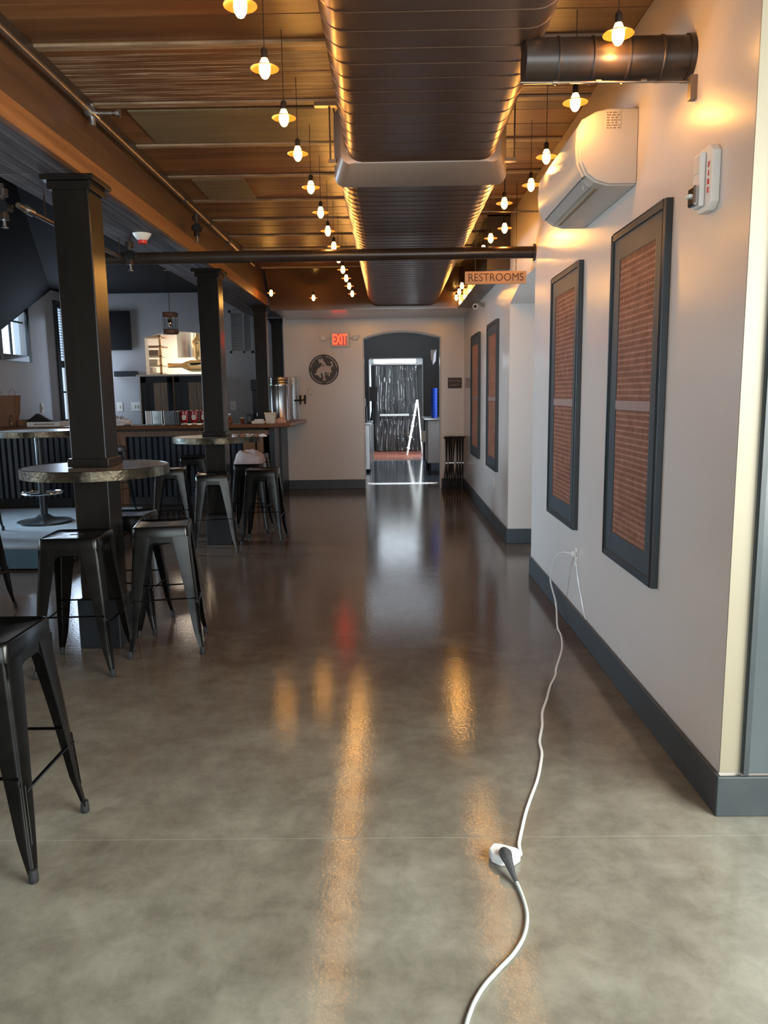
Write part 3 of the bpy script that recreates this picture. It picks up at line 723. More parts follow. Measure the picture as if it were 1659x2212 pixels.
for i, (p, lab) in enumerate(spots):
    if i == 0: lamp.location = p; lamp['label'] = lab
    else: dup(lamp, p, 0, lab, 'amber bulb lamps in rows')
    l = bpy.data.lights.new('bulb_light', 'POINT'); l.energy = 1.75; l.color = (1.0, .44, .085); l.shadow_soft_size = .022
    o = bpy.data.objects.new('bulb_light', l); o.location = (p[0], p[1], p[2]-.085); COL.objects.link(o)

# ------------------------------------------------------------------ air conditioner
ac = thing('air_conditioner', 'white wall mounted air conditioner above the copper panels', 'air conditioner', (1.02, 4.25, 2.44))
pr = [(0, 2.785), (.13, 2.785), (.19, 2.772), (.245, 2.742), (.262, 2.70), (.268, 2.62), (.262, 2.55), (.235, 2.495), (.19, 2.462), (.13, 2.445), (0, 2.445)]
MB().prism([(XW-.001-d, z) for d, z in pr], 'y', 3.785, 4.735).build('body', m_ac, ac, bevel=.004)
sh = [(XW-.001-d, z) for d, z in pr]
MB().prism([(XW-.19, 2.770), (XW-.252, 2.742), (XW-.275, 2.70), (XW-.281, 2.62), (XW-.274, 2.545), (XW-.246, 2.488), (XW-.235, 2.495), (XW-.262, 2.55), (XW-.268, 2.62), (XW-.262, 2.70), (XW-.245, 2.742), (XW-.19, 2.762)], 'y', 3.80, 4.72).build('front_cover', m_ac, ac)
MB().prism([(XW-.240, 2.492), (XW-.196, 2.458), (XW-.190, 2.464), (XW-.234, 2.498)], 'y', 3.86, 4.66).build('louver_flap', m_acd, ac)
MB().box(XW-.172, XW-.160, 3.86, 4.66, 2.449, 2.462).build('outlet_slot', m_print, ac)
MB().prism([(XW-.001-d*.96, 2.615+(z-2.615)*.96) for d, z in pr], 'y', 3.770, 3.787).build('side_cap', m_ac, ac, bevel=.003)
stk = MB().box(XW-.150, XW-.082, 3.7685, 3.770, 2.69, 2.772).build('rating_sticker', m_beige, ac)
pb = MB(); random.seed(3)
for j in range(7):
    z = 2.764-j*.011; x = XW-.147
    while x < XW-.09:
        wd = random.uniform(.004, .02); pb.box(x, min(x+wd, XW-.085), 3.7678, 3.7685, z-.006, z); x += wd+random.uniform(.002, .008)
pb.build('sticker_print', m_print, stk)
MB().rod((XW-.215, 3.90, 2.476), (XW-.205, 3.93, 2.468), .006, 8).build('indicator', m_white, ac)

# ------------------------------------------------------------------ fire strobe
fs = thing('fire_strobe', 'beige fire alarm strobe lettered FIRE high on the near right wall', 'alarm', (XW, 2.92, 2.12))
yy0, yy1, zz0, zz1 = 2.82, 2.955, 2.125, 2.345
MB().prism([(yy0, zz0+.025), (yy0+.03, zz0), (yy1-.03, zz0), (yy1, zz0+.025), (yy1, zz1-.025), (yy1-.03, zz1), (yy0+.03, zz1), (yy0, zz1-.025)], 'x', XW-.030, XW).build('housing', m_white, fs, bevel=.004)
MB().prism([(yy0+.055, zz0+.02), (yy1-.012, zz0+.02), (yy1-.012, zz1-.015), (yy0+.055, zz1-.015)], 'x', XW-.050, XW-.030).build('raised_face', m_white, fs, bevel=.006)
sx_ = MB().prism([(yy0+.058, zz0+.025), (yy1-.015, zz0+.025), (yy1-.015, zz0+.095), (yy0+.058, zz0+.095)], 'x', XW-.068, XW-.050).build('reflector', m_chrome, fs, bevel=.008)
MB().rod((XW-.074, yy0+.075, zz0+.06), (XW-.074, yy1-.03, zz0+.06), .007, 8).build('flash_tube', m_white, fs)
MB().box(XW-.052, XW-.050, yy0+.065, yy1-.022, zz1-.085, zz1-.028).build('speaker_grille', m_beige, fs)
for i, ch in enumerate('FIRE'):
    text(ch, 'letter', m_redl, fs, (XW-.0315, yy0+.022+.006, zz1-.068-.0285*i), (0, -1, 0), (0, 0, 1), .026, .0012, bold=.0004)

# ------------------------------------------------------------------ restroom sign
rs = thing('restrooms_sign', 'brown wooden sign reading RESTROOMS hanging above the restroom opening', 'sign', (.86, 6.5, 2.38))
MB().box(.615, 1.115, 6.50, 6.525, 2.378, 2.478).build('board', m_signw, rs, bevel=.002)
text('RESTROOMS', 'lettering', m_signl, rs, (.865, 6.4995, 2.427), (1, 0, 0), (0, 0, 1), .088, .001, sx=.92)
for x in (.70, 1.03): MB().rod((x, 6.51, 2.478), (x, 6.51, CEIL), .003, 6).build('hanger', m_cord, rs)

# ------------------------------------------------------------------ end wall items
YF = YE
ex = thing('exit_sign', 'lit red EXIT sign with two emergency lamp heads on the end wall', 'sign', (-.79, YF, 2.26))
MB().box(-.935, -.645, YF-.055, YF, 2.235, 2.455).build('housing', m_wall, ex, bevel=.006)
MB().box(-.905, -.680, YF-.058, YF-.055, 2.255, 2.440).build('lit_panel', m_exit, ex)
text('EXIT', 'lettering', m_exitd, ex, (-.793, YF-.0585, 2.345), (1, 0, 0), (0, 0, 1), .22, .001, sx=.50, bold=.004)
for s_ in (-1, 1):
    cx_ = -.79+s_*.255
    hd = MB().prism([(cx_-.055, 2.375+.03*1), (cx_+.045, 2.375+.04), (cx_+.055, 2.375-.03), (cx_-.035, 2.375-.045)] if s_ < 0 else [(cx_-.055, 2.375-.045), (cx_-.045, 2.375+.03), (cx_+.055, 2.375+.04), (cx_+.02, 2.375-.03)], 'y', YF-.085, YF-.035)
    h_ = hd.build('lamp_head', m_white, ex, bevel=.006)
    MB().rod((cx_-s_*.09, YF-.03, 2.37), (cx_-s_*.04, YF-.05, 2.37), .014, 8).build('arm', m_white, ex)
    for a in range(3):
        MB().box(cx_-.03+a*.02, cx_-.016+a*.02, YF-.088, YF-.085, 2.36, 2.385).build('diode', m_white2, h_)
em = thing('round_plaque', 'round dark plaque with a bucking horse and rider on the end wall', 'plaque', (-1.06, YF, 1.66))
ec = (-1.055, 1.893); er = .236
MB().lathe([(er, YF-.012), (er, YF-.001)], (ec[0], 0, ec[1]), 48, 'y').build('disc', m_plaque, em)
def pc(x, y): return (ec[0]+(x-585)/385*er, ec[1]+(1185-y)/385*er)
horse = [(345, 1290), (385, 1272), (400, 1220), (440, 1150), (510, 1112), (580, 1095), (650, 1083), (740, 1103), (780, 1090), (800, 1060), (790, 1035), (750, 1020), (755, 998), (805, 978), (812, 1030), (830, 1060), (825, 1100), (790, 1122), (765, 1118), (775, 1180), (770, 1200), (795, 1238), (745, 1270), (728, 1355), (700, 1362), (700, 1310), (715, 1258), (682, 1270), (662, 1330), (640, 1336), (650, 1290), (672, 1262), (625, 1240), (605, 1290), (615, 1380), (635, 1455), (605, 1472), (592, 1450), (590, 1330), (576, 1330), (580, 1450), (570, 1470), (550, 1465), (560, 1430), (555, 1330), (535, 1270), (512, 1262), (500, 1300), (515, 1375), (495, 1390), (440, 1340), (395, 1310), (350, 1325)]
rider = [(442, 912), (480, 925), (512, 935), (525, 900), (555, 898), (572, 930), (566, 950), (620, 1010), (652, 1078), (610, 1092), (580, 1058), (518, 1112), (505, 1100), (550, 1040), (545, 1020), (500, 1015), (465, 1025), (470, 990), (452, 955)]
MB().prism([pc(*p) for p in horse], 'y', YF-.0135, YF-.0118).build('horse', m_inlay, em)
MB().prism([pc(*p) for p in rider], 'y', YF-.0135, YF-.0118).build('rider', m_inlay, em)
for q in range(4):
    a0 = q*90+9; pts = []
    for rr, rng in ((.90, range(0, 13)), (.86, range(12, -1, -1))):
        for i in rng:
            a = math.radians(a0+72*i/12.); pts.append((ec[0]+er*rr*math.cos(a), ec[1]+er*rr*math.sin(a)))
    MB().prism(pts, 'y', YF-.0135, YF-.0118).build('ring_arc', m_inlay, em)
es = thing('employees_sign', 'small dark sign reading EMPLOYEES ONLY right of the kitchen doorway', 'sign', (.99, YF, 1.57))
MB().box(.895, 1.115, YF-.012, YF, 1.575, 1.74).build('board', m_plaque, es, bevel=.002)
text('EMPLOYEES', 'lettering', m_plaql, es, (1.005, YF-.0125, 1.69), (1, 0, 0), (0, 0, 1), .042, .0008, sx=.85)
text('ONLY', 'lettering', m_plaql, es, (1.005, YF-.0125, 1.628), (1, 0, 0), (0, 0, 1), .05, .0008, sx=1.0)
th = thing('wall_box', 'small beige box on the end wall below the round plaque', 'thermostat', (-1.28, YF, 1.54))
MB().box(-1.315, -1.245, YF-.02, YF, 1.51, 1.60).build('cover', m_wall, th, bevel=.008); MB().box(-1.30, -1.26, YF-.022, YF-.02, 1.53, 1.565).build('dial', m_beige, th)
# security camera on far right wall
sc = thing('security_camera', 'small white security camera high on the far right wall', 'camera', (1.1, 9.8, 2.56))
MB().box(XW-.012, XW, 9.72, 9.80, 2.52, 2.62).build('mount', m_white, sc, bevel=.003)
MB().rod((XW-.01, 9.76, 2.57), (XW-.06, 9.72, 2.56), .010, 8).build('arm', m_white, sc)
MB().rod((XW-.04, 9.78, 2.575), (XW-.12, 9.60, 2.535), .032, 14).build('body', m_white, sc)
MB().rod((XW-.12, 9.60, 2.535), (XW-.122, 9.595, 2.534), .022, 14).build('lens', m_screen, sc)
# outlets on the right wall
def outlet_x(y, z, label):
    r = thing('wall_outlet', label, 'outlet', (XW, y, z-.06))
    MB().box(XW-.006, XW, y-.035, y+.035, z-.058, z+.058).build('cover_plate', m_white, r, bevel=.003)
    for d in (-.022, .022): MB().box(XW-.008, XW-.006, y-.016, y+.016, z+d-.013, z+d+.013).build('socket', m_beige, r, bevel=.001)
    return r
outlet_x(4.72, .475, 'white wall outlet with cords plugged in below the second copper panel')
outlet_x(8.62, .50, 'small wall outlet on the far right wall under the third copper panel')
# ------------------------------------------------------------------ cords
def smooth(pts, n=6):
    P_ = [Vector(p) for p in pts]; out = []
    for i in range(len(P_)-1):
        p0 = P_[max(i-1, 0)]; p1 = P_[i]; p2 = P_[i+1]; p3 = P_[min(i+2, len(P_)-1)]
        for k in range(n):
            t = k/n; out.append(.5*((2*p1)+(p2-p0)*t+(2*p0-5*p1+4*p2-p3)*t*t+(3*p1-p0-3*p2+p3)*t**3))
    out.append(P_[-1]); return out
z_ = .006
ec_ = thing('extension_cord', 'white extension cord running from the wall outlet across the floor', 'cord', (.6, 3.4, 0))
path = [(XW-.035, 4.72, .50), (XW-.075, 4.80, .49), (XW-.10, 4.90, .42), (XW-.11, 4.98, .27), (1.085, 5.0, .10), (1.05, 4.78, .010), (1.035, 4.60, z_), (.985, 4.35, z_), (.89, 4.05, z_), (.855, 3.92, z_), (.80, 3.78, z_), (.745, 3.60, z_), (.695, 3.45, z_), (.665, 3.30, z_), (.625, 3.15, z_), (.615, 3.05, z_), (.60, 2.98, z_), (.555, 2.82, z_), (.50, 2.67, z_), (.465, 2.57, z_), (.435, 2.47, z_), (.41, 2.38, z_), (.405, 2.32, z_), (.385, 2.295, .016)]
MB().tube(smooth(path), .0058, 8, .62).build('cable', m_whitec, ec_)
MB().box(XW-.035, XW-.008, 4.705, 4.735, .483, .513).build('plug', m_whitec, ec_, bevel=.005)
cn = MB(); cn.prism([(.300, 2.315), (.318, 2.345), (.345, 2.340), (.395, 2.315), (.400, 2.285), (.375, 2.262), (.330, 2.262), (.305, 2.285)], 'z', 0.001, .034)
cn.build('socket_block', m_whitec, ec_, bevel=.006)
gc = thing('grey_power_cord', 'pale grey green power cord with dark plug coming in from the bottom edge', 'cord', (.3, 1.9, 0))
MB().tube([(.345, 2.285, .036), (.348, 2.262, .044), (.352, 2.235, .038), (.362, 2.19, .018), (.368, 2.17, .010)], [.017, .020, .015, .008, .0065], 12).build('plug', m_darkp, gc)
p2 = [(.368, 2.17, .009), (.376, 2.10, z_), (.374, 2.02, z_), (.352, 1.94, z_), (.312, 1.87, z_), (.262, 1.81, z_), (.215, 1.75, z_), (.178, 1.68, z_), (.155, 1.60, z_), (.145, 1.45, z_), (.16, 1.1, z_), (.2, .6, z_)]
MB().tube(smooth(p2), .0058, 10).build('cable', m_greyc, gc)
c3 = thing('thin_wall_cord', 'thin pale cord hanging down the wall from the near outlet', 'cord', (XW, 4.6, .15))
MB().tube(smooth([(XW-.012, 4.70, .45), (XW-.010, 4.64, .35), (XW-.008, 4.52, .22), (XW-.008, 4.44, .155)]), .0022, 6).build('cable', m_wall, c3)

# ------------------------------------------------------------------ folded tray stands by the end wall
rack_mat = m_gund
for i in range(7):
    x = .84+.042*i; labs = ['first', 'second', 'third', 'fourth', 'fifth', 'sixth', 'seventh'][i]
    r = thing('folded_tray_stand', labs+' from the left of the black folded tray stands leaning in the corner', 'stand', (x, 12.0, 0), group='folded black tray stands')
    y0 = 11.92+.02*(i % 3)
    ln = random.uniform(-.02, .02)
    for s_ in (-1, 1):
        MB().tube([(x-.07*s_*.35-.02, y0+.05*s_, .012), (x+ln, y0+.10+.02*s_, .42), (x+.02+.012*s_, y0+.19+.02*s_, .80)], .0105, 8).build('leg', rack_mat, r)
    MB().rod((x+ln, y0+.07, .42), (x+ln, y0+.15, .42), .013, 8).build('pivot', m_steel, r)
    MB().rod((x-.02, y0+.20, .805), (x+.055, y0+.20, .815), .018, 8).build('top_bar', m_rubber, r)

# ------------------------------------------------------------------ bar room items
tv = thing('television', 'black flat television on the wall behind the bar', 'television', (-5.3, 14.5, 2.36))
MB().box(-5.95+.15, -4.81, 14.53, 14.57, 2.37, 3.08).build('casing', m_black, tv, bevel=.004); MB().box(-5.79, -4.82, 14.526, 14.53, 2.38, 3.07).build('screen', m_screen, tv)
MB().box(-5.5, -5.2, 14.57, 14.6, 2.6, 2.8).build('wall_mount', m_black, tv)
sb = thing('wall_shelf_box', 'small black box on a shelf under the television', 'box', (-4.93, 14.5, 1.88))
MB().box(-5.17, -4.70, 14.50, 14.6, 1.87, 1.885).build('shelf', m_white, sb); MB().box(-5.14, -4.72, 14.44, 14.56, 1.885, 1.985).build('device', m_black, sb, bevel=.004)
vp = thing('louvered_wall_panel', 'grey white louvered panel on the wall behind the bar', 'panel', (-2.8, 14.58, 2.29))
x0, x1 = -2.99, -2.55
f = MB(); f.box(x0, x0+.04, 14.57, 14.6, 2.29, 3.06); f.box(x1-.04, x1, 14.57, 14.6, 2.29, 3.06); f.box(x0, x1, 14.57, 14.6, 2.29, 2.33); f.box(x0, x1, 14.57, 14.6, 3.02, 3.06); f.box((x0+x1)/2+.03, (x0+x1)/2+.06, 14.57, 14.6, 2.29, 3.06)
f.build('frame', m_louver, vp)
z = 2.335
while z < 3.01:
    MB().add([(x0+.04, 14.598, z+.02), (x1-.04, 14.598, z+.02), (x1-.04, 14.578, z), (x0+.04, 14.578, z), (x0+.04, 14.598, z+.014), (x1-.04, 14.598, z+.014), (x1-.04, 14.578, z-.005), (x0+.04, 14.578, z-.005)],
             [(0, 1, 2, 3), (7, 6, 5, 4), (0, 4, 5, 1), (1, 5, 6, 2), (2, 6, 7, 3), (3, 7, 4, 0)]).build('slat', m_louver, vp)
    z += .030
def outlet_y(x, z, w_, n, label, nm='light_switch', cat='switch', y=14.6):
    r = thing(nm, label, cat, (x, y, z-.06)); MB().box(x-w_/2, x+w_/2, y-.008, y, z-.085, z+.085).build('cover_plate', m_white, r, bevel=.003)
    for i in range(n):
        xx = x+(i-(n-1)/2)*.055; MB().box(xx-.012, xx+.012, y-.014, y-.008, z-.03, z+.03).build('toggle', m_beige, r)
outlet_y(-4.81, 1.33, .18, 2, 'double white light switch on the wall behind the bar')
outlet_y(-5.12, 1.33, .11, 1, 'single white switch at left of the double switch behind the bar')
outlet_y(-2.98, 1.32, .11, 1, 'white outlet between the second and third posts behind the bar', 'wall_outlet', 'outlet')
sw = thing('light_switch', 'white switch plate on the left wall above the paper bag', 'switch', (-6, 13.3, 1.3)); MB().box(-6, -5.992, 13.24, 13.34, 1.26, 1.42).build('cover_plate', m_white, sw, bevel=.002); MB().box(-5.992, -5.985, 13.27, 13.31, 1.31, 1.37).build('toggle', m_beige, sw)
# cabinets beneath the kitchen window
cb = thing('back_bar_cabinet', 'black back bar cabinet with reclaimed plank door insets under the kitchen window', 'cabinet', (-3.95, 14.4, 0))
MB().box(-4.60, -3.25, 14.22, 14.598, 0, 1.875).build('carcass', m_black, cb)
for (a, b) in ((-4.57, -3.99), (-3.96, -3.30)):
    d = MB(); d.box(a, a+.10, 14.19, 14.22, .95, 1.86); d.box(b-.10, b, 14.19, 14.22, .95, 1.86); d.box(a, b, 14.19, 14.22, 1.76, 1.86); d.box(a, b, 14.19, 14.22, .95, 1.05)
    dd = d.build('door', m_black, cb, bevel=.003)
    wq = (b-a-.2)/3
    for q in range(3):
        MB().box(a+.10+q*wq, a+.10+(q+1)*wq-.004, 14.205, 14.22, 1.05, 1.76).build('plank', m_cabw if q != 0 else m_black, dd)
MB().box(-3.982, -3.962, 14.185, 14.22, .95, 1.87).build('centre_strip', m_barp, cb)
MB().box(-4.60, -4.575, 14.18, 14.22, .95, 1.87).build('edge_strip', m_beige, cb)
MB().box(-4.62, -3.24, 14.10, 14.598, 1.875, 1.905).build('sill', m_white, cb)
# kitchen seen through the pass window
struct('wall_cook_line', 'bright white rear wall of the kitchen behind the pass window', MB().box(-6.0, -1.75, 17.8, 17.9, 0, 3.3), m_white2, 'wall')
struct('wall_cook_left', 'left wall of the kitchen behind the pass window', MB().box(-6.0, -5.9, 14.8, 17.8, 0, 3.3), m_white2, 'wall')
struct('wall_cook_right', 'right wall of the kitchen behind the pass window', MB().box(-1.80, -1.75, 14.8, 17.8, 0, 3.3), m_white2, 'wall')
struct('ceiling_cook_line', 'ceiling of the kitchen behind the pass window', MB().box(-6, -1.75, 14.8, 17.9, 3.3, 3.4), m_white2, 'ceiling')
struct('floor_cook_line', 'floor of the kitchen behind the pass window', MB().box(-6, -1.75, 12.9, 17.9, -.1, -.02), m_kfloor, 'floor')
wf = thing('kitchen_shelving', 'pale wooden shelving seen through the pass window', 'shelving', (-4.9, 15.6, -.02))
for z in (1.95, 2.10, 2.28, 2.47, 2.66): MB().box(-5.0, -4.46, 15.2, 15.7, z, z+.02).build('shelf', m_barp if z > 2.3 else m_beige, wf)
for x in (-4.98, -4.50): MB().box(x, x+.04, 15.2, 15.24, -.02, 2.9).build('upright', M('pale_pine'+str(x), (.60, .38, .18), rough=.5), wf)
for i, (x, z) in enumerate(((-4.85, 2.12), (-4.65, 2.12), (-4.8, 2.30), (-4.62, 2.30), (-4.75, 1.97))):
    b_ = MB().box(x-.09, x+.09, 15.25, 15.5, z, z+.11).build('storage_box', m_cabw if i % 2 else m_white, bevel=.004); tag(b_, ORD[i]+' storage box from the top on the pale shelving', 'box', 'storage boxes on the kitchen shelving')
    b_['label'] = ['brown box at left on the middle shelf behind the pass window', 'pale box at right on the middle shelf behind the pass window', 'white box at left on the upper shelf behind the pass window', 'brown box at right on the upper shelf behind the pass window', 'lowest white box on the shelving behind the pass window'][i]
    if i % 2 == 0: b_.data.materials[0] = m_white
    if i == 0: b_.data.materials[0] = m_cabw
    if i == 1: b_.data.materials[0] = m_beige
    if i == 3: b_.data.materials[0] = m_cabw
eh = thing('exhaust_duct', 'shiny steel exhaust tank with upright pipe behind the pass window', 'duct', (-3.85, 15.6, 1.95))
eh2 = MB().lathe([(.05, -4.42), (.05, -4.15), (.115, -4.02), (.135, -3.95), (.135, -3.55), (.115, -3.50), (.05, -3.38), (.05, -3.25)], (0, 15.5, 2.12), 24, 'x'); eh2.build('tank', m_gold, eh)
MB().lathe([(.09, 2.2), (.09, 2.48), (.12, 2.52), (.12, 2.58), (.06, 2.68), (.06, 3.25)], (-3.80, 15.5, 0), 20).build('flue', m_gold, eh)
hd = thing('range_hood', 'steel cylinder shaped hood behind the pass window', 'hood', (-4.15, 16.3, 2.2))
MB().lathe([(.28, 2.30), (.28, 2.95)], (-4.15, 16.3, 0), 24).build('hood_body', m_steel, hd); MB().rod((-4.15, 16.3, 2.95), (-4.15, 16.3, 3.3), .12, 16).build('flue', m_steel, hd)
fz = thing('upright_freezer', 'grey upright cabinet at the right behind the pass window', 'cabinet', (-3.9, 17.2, -.02))
MB().box(-4.1, -3.5, 17.0, 17.7, 0, 2.2).build('body', m_louver, fz, bevel=.01); MB().box(-4.08, -3.52, 16.98, 17.0, .1, 2.15).build('door', m_louver, fz, bevel=.004); MB().rod((-4.03, 16.97, 1.2), (-4.03, 16.97, 1.9), .012, 8).build('handle', m_chrome, fz)
# cage pendants
def cage(x, y, zt, ztop, s_, label, lit=False):
    r = thing('cage_pendant', label, 'lamp', (x, y, zt-.32*s_), group='wood and wire cage pendants')
    for zz in (zt-.07*s_, zt-.32*s_):
        MB().lathe([(.105*s_, zz), (.12*s_, zz+.01*s_), (.12*s_, zz+.06*s_), (.105*s_, zz+.07*s_)], (x, y, 0), 20).build('wood_ring', m_pwood, r)
    wr = MB()
    for i in range(12):
        a = 2*PI*i/12; wr.rod((x+.112*s_*math.cos(a), y+.112*s_*math.sin(a), zt-.26*s_), (x+.112*s_*math.cos(a), y+.112*s_*math.sin(a), zt-.07*s_), .003, 5)
    for zz in (.11, .15, .19, .23):
        wr.tube([(x+.114*s_*math.cos(2*PI*i/20), y+.114*s_*math.sin(2*PI*i/20), zt-zz*s_) for i in range(21)], .003, 5)
    wr.build('cage_wire', m_lcage, r)
    MB().lathe([(.012, zt-.07*s_), (.03, zt-.13*s_), (.032, zt-.17*s_), (.012, zt-.21*s_)][::-1], (x, y, 0), 12).build('bulb', m_gold, r)
    ch = MB(); n = int((ztop-zt)/.035)
    for i in range(n):
        zc_ = zt+.0175+i*.035; a = (i % 2)*PI/2
        ch.tube([(x+.009*math.cos(q)*math.cos(a), y+.009*math.cos(q)*math.sin(a), zc_+.022*math.sin(q)) for q in [2*PI*j/8 for j in range(9)]], .0025, 4)
    ch.build('chain', m_lcage, r, stuff=True)
    MB().lathe([(.06, ztop-.025), (.065, ztop)], (x, y, 0), 16).build('ceiling_canopy', m_lcage, r)
cage(-3.33, 11.9, 2.76, 3.40, 1.0, 'cage pendant on a long chain in front of the kitchen pass window')
cage(-2.13, 12.9, 2.76, 3.40, .85, 'smaller looking cage pendant between the two far posts')

# ------------------------------------------------------------------ things on the counter
ZT = 1.121
bgp = thing('paper_bag', 'brown paper carrier bag with two twisted handles on the bar at left', 'bag', (-5.36, 10.75, ZT))
def bag(w0, w1, d0, d1, h):
    secs = []
    for t in (0, .25, .5, .75, 1):
        w_ = w0+(w1-w0)*t; d_ = d0+(d1-d0)*t; j = .008*math.sin(t*9)
        secs.append([(-w_-j, -d_, h*t), (w_+j, -d_-j, h*t), (w_-j, d_, h*t), (-w_+j, d_+j, h*t)])
    secs += [[(p[0]*.98, p[1]*.96, p[2]) for p in secs[-1]], [(p[0]*.9, p[1]*.9, .02) for p in secs[0]]]
    return MB().sweep(secs)
bag(.12, .175, .07, .10, .43).build('bag_body', m_kraft, bgp, world=False)
for yv in (-.06, .06):
    MB().tube([(-.10+.13*0+dx, yv, .42+dz) for dx, dz in ((0+.0, 0), (.0, .05), (.025, .085), (.055, .085), (.08, .05), (.08, 0))] if yv < 0 else [(.03+dx, yv, .42+dz) for dx, dz in ((0, 0), (0, .06), (.025, .095), (.055, .095), (.08, .05), (.08, 0))], .003, 6).build('handle', m_kraft, bgp, world=False)
bx = thing('white_box', 'low white cardboard box on the bar beside the nearest post', 'box', (-4.75, 10.70, ZT))
MB().box(-5.0, -4.55, 10.55, 10.9, ZT, ZT+.065).build('carton', m_paper, bx, bevel=.004); MB().box(-4.9, -4.62, 10.5485, 10.55, ZT+.025, ZT+.04).build('print', m_print, bx)
jk = MB(); random.seed(5)
secs = []
for i in range(9):
    t = i/8.; h = .11*math.sin(PI*min(1, t*1.2+.05))*(.8+.3*math.sin(t*7)); x = -5.03+.42*t
    secs.append([(x, 10.58, ZT+.067), (x+.01, 10.62, ZT+.069+h*.7), (x, 10.70, ZT+.069+abs(h)), (x-.01, 10.80, ZT+.069+h*.6), (x, 10.86, ZT+.067)])
tag(jk.sweep(secs).build('black_garment', m_cloth), 'crumpled black garment lying on the low white box', 'clothing')
rb = thing('brown_carton', 'small reddish brown carton on the bar between the bag and white box', 'box', (-5.1, 10.8, ZT)); MB().box(-5.19, -5.04, 10.7, 10.95, ZT, ZT+.085).build('carton', m_kraft, rb, bevel=.004); MB().box(-5.18, -5.05, 10.72, 10.93, ZT+.085, ZT+.095).build('lid', m_kraft, rb)
bt = thing('small_bottle', 'small dark red bottle standing right of the paper bag', 'bottle', (-5.23, 10.6, ZT)); MB().lathe([(.02, 0), (.022, .01), (.022, .08), (.012, .11), (.012, .14)], (0, 0, 0), 12).build('body', m_amber, bt, world=False); MB().lathe([(.014, .14), (.014, .16)], (0, 0, 0), 12).build('cap', m_rubber, bt, world=False)
# crumpled white bag
random.seed(11)
cw = MB(); n1, n2 = 9, 14; vs = []
for i in range(n1+1):
    for j in range(n2):
        t = i/n1; a = 2*PI*j/n2; r_ = (1-t**2)**.5 if t < 1 else 0.01
        rr = 1+random.uniform(-.22, .22); vs.append((.20*r_*rr*math.cos(a), .12*r_*rr*math.sin(a), .10*t*(1+random.uniform(-.3, .5))))
cw.add(vs, [(i*n2+j, i*n2+(j+1) % n2, (i+1)*n2+(j+1) % n2, (i+1)*n2+j) for i in range(n1) for j in range(n2)]+[tuple(range(n2-1, -1, -1))])
o = cw.build('plastic_bag', m_paper, world=False); o.location = (-3.80, 10.67, ZT); tag(o, 'crumpled white plastic bag on the bar right of the nearest post', 'bag')
# menus and holders
def menu(x, w_, h, mt, label, nm='menu_holder', tilt=0):
    r = thing(nm, label, 'menu', (x, 10.70, ZT)); MB().box(x-w_/2, x+w_/2, 10.69, 10.70, ZT+.008, ZT+h).build('card', mt, r, bevel=.001)
    MB().box(x-w_/2-.005, x-w_/2, 10.684, 10.702, ZT+.004, ZT+h+.004).build('side_edge', m_steel, r); MB().box(x+w_/2, x+w_/2+.005, 10.684, 10.702, ZT+.004, ZT+h+.004).build('side_edge', m_steel, r); MB().box(x-w_/2, x+w_/2, 10.65, 10.74, ZT, ZT+.006).build('foot', m_acryl, r)
menu(-3.36, .07, .19, m_paper, 'narrow white card holder at the left of the menu holders on the bar')
menu(-3.24, .12, .19, m_acryl, 'greenish acrylic frame holder on the bar left of the menus')
menu(-3.08, .13, .19, m_menu, 'dark printed menu card holder left of the red bottles')
for i in range(3):
    b_ = MB().box(-3.0+.027*i, -2.982+.027*i, 10.62, 10.76, ZT, ZT+.185).build('upright_menu', m_menu, bevel=.002); tag(b_, ['left', 'middle', 'right'][i]+' of the three dark menus standing edge on beside the red bottles', 'menu', 'dark menus standing on edge')
# ketchup bottles
def ketchup(x, label):
    r = thing('ketchup_bottle', label, 'bottle', (x, 10.68, ZT), group='red ketchup bottles on the bar')
    def el(rx, ry, z, n=18): return [(rx*math.cos(2*PI*i/n), ry*math.sin(2*PI*i/n), z) for i in range(n)]
    MB().sweep([el(.032, .02, .022), el(.054, .028, .035), el(.058, .030, .09), el(.056, .030, .14), el(.062, .030, .165), el(.054, .028, .19), el(.036, .02, .195)]).build('bottle_body', m_ketchup, r, world=False)
    MB().lathe([(.030, 0), (.031, .004), (.028, .022)], (0, 0, 0), 16).build('cap', m_white, r, world=False)
    lb = MB().prism([(-.026, .075), (-.018, .062), (.018, .062), (.026, .075), (.030, .115), (.022, .128), (-.022, .128), (-.030, .115)], 'y', -.0325, -.030).build('bottle_label', m_white, r, world=False)
    text('HEINZ', 'label_print', m_print, lb, (0, -.0327, .104), (1, 0, 0), (0, 0, 1), .018, .0002, world=False, sx=.85)
    return r
ketchup(-2.86, 'red ketchup bottle with white cap, left one beside the menus')
ketchup(-2.725, 'red ketchup bottle with white cap, middle one of the three on the bar')
ketchup(-2.59, 'red ketchup bottle with white cap, partly hidden behind the second post')
tag(MB().box(-2.50, -2.485, 10.66, 10.70, ZT, ZT+.10).build('white_card', m_paper), 'small white upright card beside the second post', 'card')
